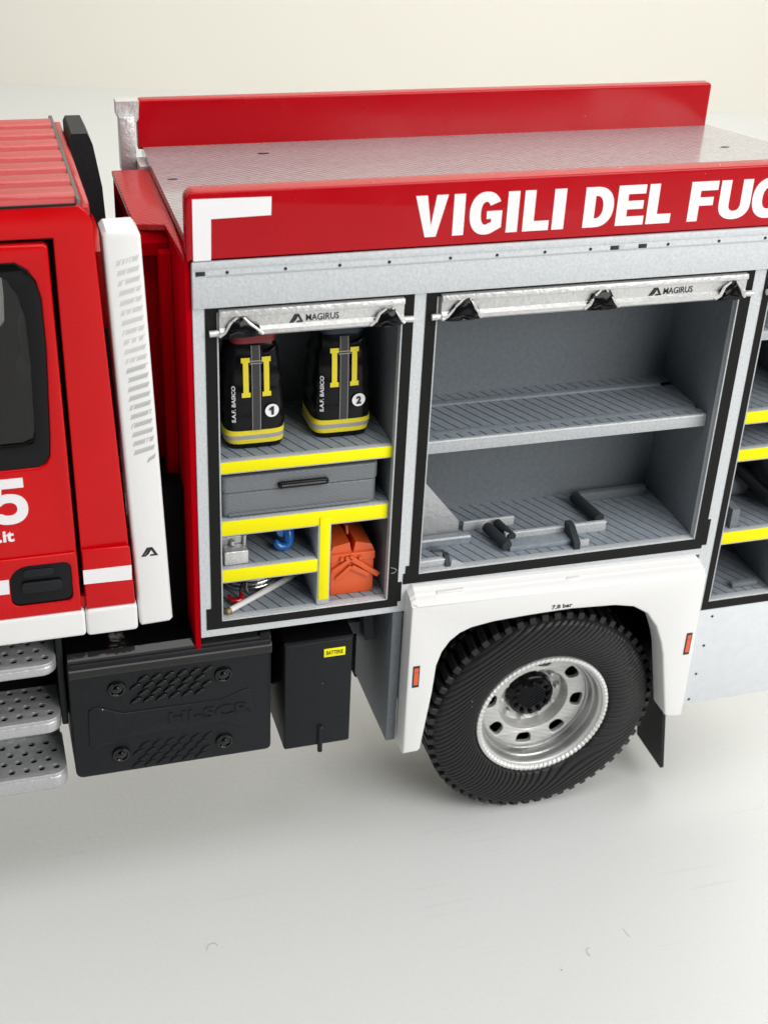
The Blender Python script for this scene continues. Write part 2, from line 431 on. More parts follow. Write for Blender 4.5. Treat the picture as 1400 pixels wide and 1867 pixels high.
EMB = [[(0, 0), (.34, .97), (.50, .97), (.19, .14), (.36, .14), (.31, 0)],
       [(.40, 0), (.46, .17), (.53, .17), (.62, .42), (.70, .58), (.84, .14), (.66, .14), (.60, 0), (1.03, 0), (.72, .97), (.56, .97), (.30, .22), (.43, .22)]]
EMB = [[(0, 0), (.37, .97), (.53, .97), (.21, .16), (.37, .16), (.31, 0)],
       [(.43, .16), (.62, .68), (.80, .17), (.58, .17), (.52, 0), (1.04, 0), (.70, .97), (.54, .97), (.27, .23), (.27, .16)]]


def emblem(x0, x1, z0, z1, y, m, parent, lean=0.0):
    lp = [[(x0 + (x1 - x0) * a, z0 + (z1 - z0) * b_) for a, b_ in l] for l in EMB]
    verts, faces = [], []
    for l in lp:
        tr_ = tessellate_polygon([[Vector((p[0], p[1], 0)) for p in l]]); n = len(l); o = len(verts)
        for t in (0, .04): verts += [(p[0], y + t, p[1]) for p in l]
        for t in tr_: faces += [tuple(o + i for i in t), tuple(o + n + i for i in t[::-1])]
        for i in range(n): faces.append((o + i, o + (i + 1) % n, o + n + (i + 1) % n, o + n + i))
    return raw('emblem', verts, faces, m, parent, 0)


def clip_poly(poly, x0, x1):
    for (k, sgn) in ((x0, 1), (x1, -1)):
        out = []
        for i in range(len(poly)):
            a, b_ = poly[i - 1], poly[i]
            da, db = (a[0] - k) * sgn, (b_[0] - k) * sgn
            if (da >= 0) != (db >= 0):
                t = da / (da - db); out.append((a[0] + t * (b_[0] - a[0]), a[1] + t * (b_[1] - a[1])))
            if db >= 0: out.append(b_)
        poly = out
        if len(poly) < 3: return []
    return poly


def slats(parent, x0, x1, y0, y1, z, m='slat', pitch=1.1, gap=0.13, h=0.2, skew=-0.5, phase=0.0):
    i = int((x0 - 8) / pitch)
    while True:
        xa = i * pitch + phase
        i += 1
        if xa > x1 + 8: break
        a, b_ = xa + gap / 2, xa + pitch - gap / 2
        poly = [(a + skew * y0, y0), (b_ + skew * y0, y0), (b_ + skew * y1, y1), (a + skew * y1, y1)]
        poly = clip_poly(poly, x0, x1)
        if len(poly) < 3 or max(p[0] for p in poly) - min(p[0] for p in poly) < 0.12: continue
        prism('slat', [poly], z - h, z, m, parent, plane='xy', smooth=0)


def thing(name, label, cat, base, group=None):
    o = bpy.data.objects.new(name, None); COL.objects.link(o)
    o.location = Vector(base) * S; o['label'] = label; o['category'] = cat
    if group: o['group'] = group
    o.empty_display_size = 0.02
    WORLD[o.name] = Matrix.Translation(o.location)
    return o


def tag(o, label, cat, group=None):
    o['label'] = label; o['category'] = cat
    if group: o['group'] = group
    return o


# ================================================================== setting
t = raw('table', [(-500, -260, 0), (600, -260, 0), (600, 215, 0), (-500, 450, 0)], [(0, 1, 2, 3)], 'table', None, 0)
t['kind'] = 'structure'
wv = []
for (x, y) in ((-600, 471.6), (700, 113.6)):
    wv += [(x, y, -1), (x, y, 330)]
w_ = raw('wall', wv, [(0, 2, 3, 1)], 'wall', None, 0); w_['kind'] = 'structure'

# ================================================================== the truck
T = thing('fire_truck', 'red, white and grey scale model fire engine with its side lockers open', 'fire truck', (20, 12, 0))
XR = 60.0       # the body runs on past the picture's right edge

# ---------------------------------------------------------------- body shell
front = box('front_wall', -0.5, -0.02, 0.12, 25.8, 22.0, 62.3, 'red_matte', T, 0.06)
panel = plate('side_panel', [
    [(0, 27.65), (18.55, 27.65), (18.55, 29.6), (47.9, 29.6), (47.9, 22.95), (XR, 22.95), (XR, 61.9), (0, 61.9)],
    [(1.89, 29.13), (16.70, 29.13), (16.70, 57.9), (1.89, 57.9)][::-1],
    [(19.65, 31.47), (46.93, 31.47), (46.93, 57.9), (19.65, 57.9)][::-1],
    [(49.92, 23.87), (XR - 3, 23.87), (XR - 3, 57.9), (49.92, 57.9)][::-1]], 0.0, 0.8, 'panel', T, 0.05)
band = box('upper_band', 0.0, XR, -0.32, -0.004, 58.35, 62.12, 'panel', T, 0.10)
strip = box('trim_strip', 0.0, XR, -0.40, -0.325, 61.55, 62.10, 'panel', band, 0.03)
box('trim_strip', 1.1, XR, -0.36, -0.325, 60.90, 61.02, 'edge', band, 0.01)
for (x, z) in ((2.64, 61.2), (7.12, 61.2), (11.38, 61.2), (15.34, 61.2), (20.34, 61.2), (24.24, 61.2), (28.32, 61.2), (32.28, 61.2), (39.21, 61.2), (43.88, 61.2), (48.21, 61.2), (52.4, 61.2)):
    prism('rivet', [circ(x, z, 0.125, 10)], -0.37, -0.30, 'dblack', band)
for x in (0.25, 34.05, 36.55):
    box('slot', x, x + 0.72, -0.38, -0.30, 61.02, 61.36, 'dblack', band, 0.02)
box('slot_plate', 34.85, 36.5, -0.36, -0.318, 60.98, 61.42, 'panel', band, 0.02)

skirt = box('skirt_panel', 47.6, XR, -0.12, 0.5, 11.3, 22.93, 'skirt', T, 0.08)
for (x, z) in ((50.55, 22.1), (50.25, 18.6), (50.0, 15.1), (49.75, 11.9)):
    prism('rivet', [circ(x, z, 0.14, 10)], -0.16, -0.1, 'satin', skirt)

# black seals round the openings (slightly proud strips with the stepped corners)
def seal(outer, inner):
    return prism('door_seal', [outer, inner[::-1]], -0.07, 0.03, 'seal', T, smooth=0)


seal([(0.50, 28.45), (17.75, 28.35), (17.75, 28.85), (18.05, 28.85), (18.05, 30.9), (17.68, 30.9), (17.68, 58.3), (0.93, 58.3), (0.93, 30.6), (0.50, 30.6)],
     [(1.86, 29.16), (16.73, 29.16), (16.73, 57.95), (1.86, 57.95)])
seal([(18.15, 30.62), (46.4, 30.36), (47.9, 30.36), (47.9, 30.7), (48.38, 30.7), (48.38, 33.5), (48.07, 33.5), (48.07, 58.3), (18.69, 58.3), (18.69, 32.5), (18.35, 32.5), (18.35, 31.7), (18.15, 31.7)],
     [(19.62, 31.50), (46.96, 31.50), (46.96, 57.95), (19.62, 57.95)])
seal([(49.22, 22.98), (XR - 1, 22.98), (XR - 1, 58.3), (49.22, 58.3)],
     [(49.90, 23.9), (XR - 3.03, 23.9), (XR - 3.03, 57.95), (49.90, 57.95)])


# ---------------------------------------------------------------- compartments
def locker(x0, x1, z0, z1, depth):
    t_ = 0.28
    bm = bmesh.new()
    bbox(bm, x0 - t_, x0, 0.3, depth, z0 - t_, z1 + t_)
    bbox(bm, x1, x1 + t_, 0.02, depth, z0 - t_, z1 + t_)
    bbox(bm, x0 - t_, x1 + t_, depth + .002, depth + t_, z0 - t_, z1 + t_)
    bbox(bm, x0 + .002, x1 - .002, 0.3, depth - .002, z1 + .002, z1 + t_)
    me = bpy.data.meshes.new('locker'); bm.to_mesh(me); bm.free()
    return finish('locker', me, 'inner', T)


D = 10.5
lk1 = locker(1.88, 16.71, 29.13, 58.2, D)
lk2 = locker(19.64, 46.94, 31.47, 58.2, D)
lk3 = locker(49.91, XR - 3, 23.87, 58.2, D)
box('bulkhead', 17.05, 19.30, 0.85, D, 28.0, 61.0, 'dark', T)
box('bulkhead', 47.25, 49.60, 0.85, D, 22.0, 61.0, 'dark', T)
prism('light_block_core', [[(0.2, D + .35), (XR - .2, D + .35), (XR - .2, 18.4), (56.6, 25.3), (0.2, 25.3)]], 24.0, 62.38, 'dark', T, plane='xy')  # unseen block added behind the lockers to keep light out

# lips that catch light along the lower inner edges
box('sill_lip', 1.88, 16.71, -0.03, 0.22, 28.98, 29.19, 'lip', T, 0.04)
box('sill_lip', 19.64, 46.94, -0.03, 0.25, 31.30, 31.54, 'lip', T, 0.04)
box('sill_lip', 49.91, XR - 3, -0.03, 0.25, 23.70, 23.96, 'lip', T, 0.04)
box('jamb_edge', 46.86, 47.0, -0.085, 0.3, 31.5, 57.9, 'edge', T, 0.03)
box('jamb_edge', 16.64, 16.78, -0.085, 0.3, 29.2, 57.9, 'edge', T, 0.03)
box('jamb_edge', 1.82, 1.95, -0.085, 0.3, 29.2, 57.9, 'edge', T, 0.03)
box('jamb_edge', 19.57, 19.70, -0.085, 0.3, 31.5, 57.9, 'edge', T, 0.03)
box('jamb_edge', 49.84, 49.97, -0.085, 0.3, 23.9, 57.9, 'edge', T, 0.03)


def shelf(x0, x1, zt, zb, y0=0.45, y1=D, name='shelf', tape=True, rows=None, skew=-0.5, phase=0.0, front='edge', tx=None):
    s = box(name, x0, x1, y0 + .05, y1, zb, zt - 0.2, 'groove', T)
    e = box('front_edge', x0, x1, y0, y0 + 0.62, zb + .01, zt, front, s, 0.05)
    for (a, b_) in (rows or ((y0 + 0.64, y1),)):
        slats(s, x0 + .01, x1 - .01, a, b_, zt, skew=skew, phase=phase, h=0.19)
    if tape:
        ta, tb = tx or (x0, x1)
        box('tape', ta + .03, tb - .03, y0 - 0.05, y0 - .003, zb + 0.16, zt - 0.04, 'tape', s, 0.01)
    return s


sh1 = shelf(1.9, 16.69, 44.58, 43.38)
sh2 = shelf(1.9, 16.69, 38.95, 37.40, tx=(1.9, 16.5))
sh3 = shelf(1.9, 10.40, 34.14, 32.72)
fl1 = shelf(1.9, 16.69, 29.25, 28.9, y0=0.25, name='locker_floor', tape=False)
dv = box('divider', 10.36, 11.52, 0.36, 9.9, 29.3, 37.6, 'edge', T, 0.05)
box('tape', 10.50, 11.38, 0.30, 0.352, 29.85, 38.3, 'tape', dv, 0.01)

# large locker
s = box('shelf', 19.66, 46.9, 1.7, D, 42.72, 43.60, 'edge', T, 0.05)
box('front_edge', 19.66, 46.9, 1.55, 1.95, 42.70, 43.90, 'edge', s, 0.06)
box('edge_lip', 19.68, 46.6, 1.50, 1.62, 43.76, 43.93, 'lip', s, 0.04)
box('tray_strip', 19.66, 46.6, 2.85, 3.70, 43.61, 43.84, 'slat', s, 0.04)
box('tray_strip', 19.66, 45.6, 8.20, 9.00, 43.61, 43.95, 'slat', s, 0.06)
box('tray_bed', 19.66, 46.88, 1.96, D - .01, 43.60, 43.64, 'groove', s)
slats(s, 19.67, 46.88, 3.71, 8.19, 43.80, h=0.15, phase=0.35, gap=0.15)
slats(s, 19.67, 46.88, 1.96, 2.84, 43.86, h=0.21, phase=0.35, gap=0.15)
slats(s, 19.67, 46.88, 9.01, D - .02, 43.80, h=0.15, phase=0.35)
fl2 = shelf(19.66, 46.92, 31.55, 31.0, y0=0.25, name='locker_floor', tape=False, phase=0.35)

# right-hand locker
shelf(49.93, XR - 3.02, 52.25, 51.35, tape=False)
shelf(49.93, XR - 3.02, 44.35, 43.00)
shelf(49.93, XR - 3.02, 40.45, 39.10)
shelf(49.93, XR - 3.02, 31.55, 30.10, y0=0.35)
fl3 = shelf(49.93, XR - 3.02, 23.95, 23.4, y0=0.25, name='locker_floor', tape=False)
box('floor_rail', 53.2, XR - 4, 1.4, 2.1, 23.96, 24.5, 'inner', fl3, 0.1)

# mounts on the floor of the large locker
prism('gusset_plate', [[(19.7, 31.6), (24.95, 32.1), (25.0, 33.4), (21.2, 38.2), (19.7, 39.9)]], 4.9, 5.3, 'alu', fl2)
box('mount_rail', 19.7, 25.8, 3.75, 4.6, 31.56, 32.45, 'slat', fl2, 0.05)
box('rail_lip', 19.7, 25.8, 3.62, 3.78, 32.30, 32.52, 'lip', fl2, 0.04)
box('mount_rail', 25.9, 31.0, 6.0, 6.4, 31.56, 32.45, 'edge', fl2, 0.06)
box('rail_lip', 25.9, 31.0, 5.95, 6.15, 32.38, 32.52, 'lip', fl2, 0.04)
box('rail_lip', 29.0, 39.2, 3.05, 3.25, 32.47, 32.62, 'lip', fl2, 0.04)
box('rail_lip', 19.7, 22.3, 0.70, 0.9, 32.12, 32.26, 'lip', fl2, 0.04)
box('mount_rail', 29.0, 39.2, 3.1, 3.6, 31.56, 32.55, 'edge', fl2, 0.06)
box('mount_rail', 28.9, 35.4, 1.5, 3.0, 31.56, 32.05, 'slat', fl2, 0.08)
tube('mount_bar', [(27.8, 4.9, 32.4), (28.6, 1.55, 32.3)], 0.52, 'mount', fl2, 10)
tube('mount_bar', [(29.1, 5.6, 32.3), (29.6, 2.9, 32.3)], 0.42, 'mount', fl2, 10)
tube('mount_bar', [(38.3, 8.6, 32.25), (39.0, 4.2, 32.25)], 0.55, 'mount', fl2, 10)
box('mount_rail', 38.9, 46.0, 8.6, 9.4, 31.56, 32.5, 'inner', fl2, 0.1)
prism('bracket', [[(0.6, 31.56), (3.2, 31.56), (3.2, 33.2), (2.2, 33.2), (0.6, 32.2)]], 34.9, 35.5, 'mount', fl2, plane='yz')
box('bracket', 35.55, 36.5, 0.9, 1.15, 31.56, 32.3, 'edge', fl2, 0.05)
box('mount_rail', 19.7, 22.3, 0.75, 1.35, 31.56, 32.2, 'edge', fl2, 0.05)
prism('bracket', [[(0.45, 31.56), (1.5, 31.56), (1.5, 32.5), (0.9, 32.5)]], 22.3, 22.75, 'mount', fl2, plane='yz')
prism('bracket', [[(22.8, 31.56), (24.2, 31.56), (23.9, 31.75), (22.9, 32.25)]], 0.5, 0.62, 'edge', fl2)
tube('clip', [(22.0, 3.2, 31.65), (22.3, 3.0, 32.0), (22.9, 2.8, 32.0), (23.1, 2.75, 31.65)], 0.2, 'inner', fl2, 8)
# mounts in the right-hand locker
prism('bracket', [[(0.9, 31.56), (3.4, 31.56), (3.6, 32.6), (2.6, 33.6), (0.9, 33.6)]], 51.2, 52.0, 'inner', T, plane='yz')
box('floor_block', 52.9, 56.5, 6.0, 9.6, 31.56, 34.2, 'inner', T, 0.9, 3)
tube('mount_bar', [(53.0, 7.6, 36.0), (56.5, 3.2, 33.2)], 0.6, 'satin', T, 10)


# ---------------------------------------------------------------- shutter bars
def bar(x0, x1, clips, tx0, tx1, ex0, ex1):
    prof = [(-0.05, 58.15), (-0.55, 58.15), (-0.62, 57.95), (-0.62, 57.72), (-0.45, 57.62), (-0.42, 56.75), (-0.55, 56.62), (-0.72, 56.5), (-0.74, 56.2), (-0.55, 56.02), (-0.05, 56.02)]
    o = plate('shutter_bar', [[(p[0], p[1]) for p in prof]], x0, x1, 'silver', T, 0.05, plane='yz')
    for (xa, xb, z) in ((x0 - 0.75, x0 + 0.3, 56.3), (x1 - 0.3, x1 + 0.8, 56.3)):
        tube('end_pin', [(xa, -0.35, z), ((xa + xb) / 2, -0.35, z + .02), (xb, -0.35, z)], 0.27, 'silver', o, 10)
    for (a, c, b_, h) in clips:
        rnd = random.Random(int(a * 37))
        bm = bmesh.new(); bmesh.ops.create_icosphere(bm, subdivisions=3, radius=1.0)
        ph = [rnd.uniform(0, 6.28) for _ in range(6)]
        for v in bm.verts:
            x, y, z = v.co
            w = 0.10 * math.sin(5 * x + ph[0]) * math.sin(4 * z + ph[1]) + 0.07 * math.sin(11 * x + ph[2] + 7 * z) + 0.05 * math.sin(17 * z + ph[3] + 9 * y)
            top = max(z, 0.0)
            px = (c - (a + b_) / 2) * top + (b_ - a) / 2 * x * (1 - 0.25 * top) * (1 + w)
            pz = h * z * (1 + w) if z > 0 else 0.16 * z
            v.co = (((a + b_) / 2 + px) * S, (-0.62 + 0.36 * y * (1 + w)) * S, (56.12 + pz) * S)
        me = bpy.data.meshes.new('clip'); bm.to_mesh(me); bm.free()
        k = finish('clip', me, 'black', o, 60)
        tube('clip_bead', [(a + .6, -0.95, 56.3), (c - .3, -1.03, 56.45 + rnd.uniform(-.05, .1)), (c + .3, -1.03, 56.42), (b_ - .55, -0.95, 56.28)], 0.09, 'black', o, 6)
        jit = lambda: rnd.uniform(-.09, .09)
        tube('clip_edge', [(a - .1, -0.72, 56.2), (a + .35, -0.74, 56.5 + jit()), (c - .75, -0.70, 56.1 + h * .75 + jit()), (c - .2, -0.66, 56.16 + h)], 0.12, 'silver', o, 7, rr=[.16, .10 + abs(jit()), .13, .08])
        tube('clip_edge', [(c + .3, -0.66, 56.16 + h), (c + .8, -0.72, 56.1 + h * .62 + jit()), (b_ - .1, -0.74, 56.4), (b_ + .1, -0.70, 56.2)], 0.13, 'silver', o, 7, rr=[.08, .14, .11 + abs(jit()), .16])
    text('lettering', 'MAGIRUS', tx0, tx1, 56.86, 57.42, -0.465, 'dblack', o, weight=0.008, th=0.05)
    emblem(ex0, ex1, 56.80, 57.52, -0.465, 'dblack', o)
    return o


bar(1.95, 16.75, [(2.0, 3.5, 5.2, 1.45), (14.0, 15.4, 16.6, 1.3)], 8.75, 11.4, 7.45, 8.5)
bar(19.85, 47.2, [(20.0, 21.8, 23.1, 1.65), (32.3, 33.75, 35.2, 1.55), (44.3, 45.75, 46.95, 1.45)], 39.4, 42.1, 38.05, 39.2)
bar(50.1, XR - 3.2, [(50.3, 51.6, 53.2, 1.45)], 54.6, 56.6, 53.4, 54.4)

# ---------------------------------------------------------------- roof
def endround(q0, r):
    return q0


near = plate('roof_fascia', [rrect(-0.32, XR, 62.14, 67.42, 0.3, 5, (0.05, 0.1, 0.3, 0.75))], -0.28, 1.35, 'red_body', T, 0.16)
# slanting inset of the panel
LET = [('V', 17.22, 19.85), ('I', 20.32, 21.24), ('G', 21.66, 24.34), ('I', 24.76, 25.72), ('L', 26.15, 28.35), ('I', 28.64, 29.66),
       ('D', 31.3, 33.85), ('E', 34.14, 36.6), ('L', 36.84, 39.0), ('F', 40.55, 43.0), ('U', 43.25, 46.15), ('O', 46.3, 49.4), ('C', 49.8, 52.5), ('O', 52.9, 55.9)]
for ch, a, b_ in LET:
    letters('letter', ch, a, b_, 63.02, 66.32, -0.325, 'dwhite', near, 0.92)
prism('corner_marking', [[(0.12, 62.2), (1.45, 62.2), (1.50, 65.38), (6.0, 65.45), (6.02, 66.85), (0.14, 66.92)]], -0.325, -0.275, 'dwhite', near, smooth=0)

deck = prism('roof_deck', [[(-0.05, 1.36), (XR, 1.36), (60.0, 18.6), (56.1, 26.8), (0.2, 26.8), (0.1, 22.0)]], 62.4, 63.2, 'deck', T, plane='xy')
for (x, y, l) in ((1.3, 16.3, .9), (10.4, 22.5, 1.1), (54.3, 18.5, 1.0)):
    prism('slot', [circ(x, y, l / 2, 12, 0.22)], 63.19, 63.215, 'dblack', deck, plane='xy')  # flat dark ovals paint the shade of the deck holes
far = plate('roof_coaming', [rrect(-0.2, 56.1, 63.0, 67.38, 0.3, 5, (0.05, 0.1, 0.35, 0.5))], 25.8, 27.0, 'red_body', T, 0.18)
box('coaming_post', -1.95, -0.6, 24.3, 25.7, 61.5, 66.3, 'silver', T, 0.08)
prism('post_head', [[(-2.05, 66.2), (-0.85, 66.2), (-0.55, 65.4), (-0.15, 65.9), (-0.05, 67.45), (-2.05, 67.45)]], 25.2, 26.6, 'silver', T)
box('coaming_post', -0.6, 0.12, 22.2, 25.0, 61.0, 62.6, 'silver', T, 0.06)

ledge = plate('front_ledge', [[(-3.08, 22.0), (0.12, 22.0), (-0.05, 7.3), (-0.42, 0.3), (-0.55, 0.3), (-0.8, 7.5), (-3.1, 8.0)]], 61.9, 62.42, 'red_print', T, 0.08, plane='xy')
prism('ledge_face', [[(8.2, 62.1), (7.6, 61.1), (7.4, 61.0), (7.4, 60.0), (21.9, 58.0), (21.9, 62.1)]], -3.0, -0.55, 'red_matte', T, plane='yz')
box('wall_rib', -1.5, -0.52, 6.0, 7.2, 28.0, 60.6, 'red_matte', T, 0.15)
box('wall_rib', -3.0, -0.52, 9.0, 21.9, 24.0, 61.0, 'red_matte', T, 0.15)

# ---------------------------------------------------------------- chassis
box('chassis_filler', -30, 13.9, 5.0, 20.5, 17.5, 28.6, 'dark', T, 0.2)  # plain dark blocks added to fill the underside and deepen its shadow
box('chassis_filler', 13.95, 17.35, 10.6, 20.5, 17.5, 28.6, 'dark', T, 0.2)  # added dark backing behind the wall brackets
box('chassis_filler', 17.4, 56, 11.0, 20.0, 12.0, 25.0, 'dark', T, 0.2)
box('cab_gap_filler', -5.0, -0.6, 3.6, 23.0, 20.0, 41.0, 'dark', T, 0.3)  # dark block added so the gap behind the cab reads black
box('floor_underside', 0.1, 17.2, 0.9, 10.3, 27.3, 28.6, 'dark', T)

# exhaust treatment box
tank = plate('tank_box', [rrect(-11.55, 6.22, 13.95, 26.5, 0.3, 5, (0.7, 0.5, 0.15, 0.3))], 0.0, 9.0, 'satin', T, 0.22)
prism('tank_lid', [[(-0.10, 25.15), (-0.18, 25.45), (-0.12, 25.9), (0.25, 26.2), (0.35, 26.75), (0.9, 27.15), (9.0, 27.15), (9.0, 26.4), (0.1, 25.1)]], -11.45, 6.25, 'gloss', tank, plane='yz')
box('lid_tab', 5.2, 6.2, 0.2, 1.0, 26.6, 27.3, 'black', tank, 0.15)
for (x, z) in ((-7.52, 23.55), (1.85, 23.5), (-7.5, 16.2), (1.84, 15.9)):
    lathe('bolt', [(0.0, -0.42), (0.22, -0.42), (0.32, -0.34), (0.34, -0.18), (0.5, -0.16), (0.62, -0.30), (0.74, -0.26), (0.80, -0.10), (0.80, 0.02)], x, z, 'gloss', tank, 28)


def slots(rows, zp, name, h, mt):
    for (xa, xb, z) in rows:
        for i in range(6):
            x = xa + (xb - xa) * i / 5
            lp = [(x - .52, z - .26), (x - .2, z - .20), (x + .2, z - .02), (x + .50, z + .22), (x + .36, z + .34), (x + .02, z + .27), (x - .32, z + .06)]
            plate(name, [lp], -h, 0.02, mt, tank, 0.08)


slots(((-5.2, 0.45, 24.25), (-5.9, -0.25, 23.48), (-5.25, 0.36, 22.72), (-5.95, -0.28, 21.95)), 0, 'vent_slot', 0.24, 'gloss')
slots(((-5.37, 0.38, 16.75), (-6.0, -0.29, 16.0), (-5.55, 0.1, 15.25), (-6.1, -0.4, 14.6)), 0, 'vent_slot', 0.14, 'satin')
bone = [(-10.1, 21.5), (-9.7, 21.75), (-8.99, 21.68), (-7.13, 20.75), (1.67, 20.65), (4.0, 21.5), (4.45, 21.3), (4.82, 18.65), (4.55, 17.4), (3.79, 17.11), (1.77, 18.0), (-7.26, 18.0), (-9.65, 17.2), (-10.2, 17.5)]
plate('embossed_bar', [bone], -0.14, 0.1, 'satin', tank, 0.11)
text('embossed_lettering', 'HI-SCR', -3.1, 4.3, 18.85, 20.1, -0.24, 'satin', tank, weight=0.02, th=0.16)

# battery box
bat = plate('battery_box', [rrect(7.45, 13.78, 13.5, 25.5, 0.25, 4)], 0.0, 7.0, 'satin', T, 0.2)
box('battery_lid', 7.38, 13.84, 0.06, 7.0, 25.3, 25.85, 'black', bat, 0.15)
stk = box('sticker', 11.07, 13.05, -0.05, 0.0, 23.72, 24.62, 'tape', bat, 0.01)
text('lettering', 'BATTERIE', 11.3, 12.85, 23.98, 24.38, -0.075, 'dblack', bat, weight=0.008, th=0.04)
tube('drain_pin', [(10.87, -0.05, 15.9), (10.9, -0.05, 12.85)], 0.24, 'satin', bat, 10)

# grey inner wall in front of the wheel arch
iw = box('arch_wall', 17.42, 18.36, 0.05, 11.0, 12.65, 27.62, 'inner', T, 0.08)
box('wall_bracket', 15.2, 17.4, 7.0, 8.0, 20.5, 22.0, 'inner', iw, 0.2)
prism('wall_bracket', [[(5.0, 21.2), (6.0, 23.4), (7.2, 23.6), (8.2, 22.0), (8.0, 20.5)]], 16.5, 17.4, 'inner', iw, plane='yz')
box('wall_bracket', 14.6, 15.3, 8.0, 8.8, 15.0, 19.0, 'inner', iw, 0.2)

# ---------------------------------------------------------------- fender
zl, zr = 29.35, 28.65
fen = plate('fender', [[(18.5, 12.45), (20.0, 12.5), (20.25, 12.75), (21.05, 19.5), (21.25, 22.4), (21.7, 23.9), (22.4, 25.0), (23.3, 25.75), (24.4, 26.2), (26.5, 26.52), (30, 26.68), (34.1, 26.75), (38.6, 26.45), (40.6, 26.0), (42.2, 24.95), (43.4, 23.2), (44.2, 21.2), (44.6, 19.8), (46.05, 12.1), (46.3, 11.75), (47.85, 11.5), (48.05, 11.8), (47.8, zr), (18.5, zl)]], -2.0, 0.6, 'white', T, 0.22)
pr = [(-2.0, -0.02), (-1.93, 0.12), (-1.5, 0.45), (-1.42, 0.47), (-1.15, 0.62), (-1.08, 0.72), (-0.55, 0.95), (-0.45, 1.05), (-0.15, 1.12), (0.15, 1.05), (0.15, -0.05)]
v_, f_ = [], []
for (x, zz) in ((18.52, zl), (19.0, zl + .02), (47.3, zr + .02), (47.78, zr)):
    for i, (y, dz) in enumerate(pr):
        k = 0.55 if x in (18.52, 47.78) else 1.0
        v_.append((x, y if i > 8 else max(y, -2.0 + (0.35 if k < 1 else 0)), zz + dz * k))
n_ = len(pr)
for i in range(3):
    for j in range(n_): f_.append((i * n_ + j, i * n_ + (j + 1) % n_, (i + 1) * n_ + (j + 1) % n_, (i + 1) * n_ + j))
f_ += [tuple(range(n_))[::-1], tuple(range(3 * n_, 4 * n_))]
raw('fender_ledge', v_, f_, 'white', fen, 25)
box('hinge_tab', 21.0, 23.6, -1.25, -0.95, 29.85, 30.12, 'white', fen, 0.06)
box('hinge_tab', 33.6, 35.0, -1.25, -0.95, 29.45, 29.75, 'white', fen, 0.06)
for (xa, xb, za, zb, sk) in ((18.98, 19.62, 20.35, 22.75, 0.0), (46.85, 47.45, 19.4, 21.95, 0.0)):
    k = prism('side_marker', [[(xa, za), (xb, za), (xb + sk, zb), (xa + sk, zb)]], -2.06, -1.98, 'dblack', fen, smooth=0)
    prism('reflector', [[(xa + .1, za + .28), (xb - .1, za + .28), (xb - .1, zb - .72), (xa + .1, zb - .72)]], -2.09, -2.05, 'amber', k, smooth=0)
    prism('reflector', [[(xa + .1, zb - .66), (xb - .1, zb - .66), (xb - .1, zb - .2), (xa + .1, zb - .2)]], -2.09, -2.05, 'amber', k, smooth=0)
text('lettering', '7,8 bar', 32.1, 34.15, 27.0, 27.5, -2.035, 'dblack', fen, weight=0.02, th=0.05)

# wheel well and mud flap
bm = bmesh.new()
bbox(bm, 18.6, 47.6, 9.2, 9.5, 10, 29.0); bbox(bm, 18.6, 47.6, 0.7, 9.15, 28.4, 28.9); bbox(bm, 47.2, 47.6, 0.7, 9.15, 14.0, 28.38)
me = bpy.data.meshes.new('wheel_well'); bm.to_mesh(me); bm.free(); finish('wheel_well', me, 'dark', T)
raw('mud_flap', [(46.5, 0.9, 18.6), (48.6, 0.9, 2.1), (48.6, 6.6, 2.1), (45.4, 6.6, 26.5), (45.4, 1.5, 26.5),
                 (46.9, 0.9, 18.6), (49.0, 0.9, 2.1), (49.0, 6.6, 2.1), (45.8, 6.6, 26.5), (45.8, 1.5, 26.5)],
    [(0, 1, 2, 3, 4), (9, 8, 7, 6, 5), (0, 5, 6, 1), (1, 6, 7, 2), (2, 7, 8, 3), (3, 8, 9, 4), (4, 9, 5, 0)], 'satin', T, 0)

# ---------------------------------------------------------------- wheel
WX, WZ = 34.1, 12.0


def sidewall_y(r):
    t_ = (r - 7.0) / (11.6 - 7.0)
    return 1.15 - 0.55 * math.sin(math.pi * min(max(t_, 0), 1) ** 0.8) + (0.5 * max(0, t_ - 0.85) / 0.15) ** 2 * 2


def ridge(x, z, r):
    if r < 7.15 or r > 11.6: return 0.0
    u = (-0.57 * (x - WX) + 0.82 * (z - WZ)) + 0.55 * math.sin(math.pi * (r - 7.0) / 4.7) + 0.22 * (r - 7)
    f = (u / 0.47) % 1.0
    e = min(1, (r - 7.15) / 0.2) * min(1, (11.6 - r) / 0.25)
    return -0.27 * e * (1 - abs(2 * f - 1) ** 5)


prof = [(6.75, 2.2), (6.9, 1.5), (7.02, 1.2)]
for i in range(120):
    r = 7.1 + (11.6 - 7.1) * i / 119
    prof.append((r, sidewall_y(r)))
prof += [(11.58, 1.75), (11.5, 2.0), (11.42, 2.4), (11.4, 8.5), (11.0, 9.0), (7.0, 9.0), (6.75, 8.0)]
tyre = lathe('tyre', prof, WX, WZ, 'tyre', T, 840, smooth=60, disp=ridge)
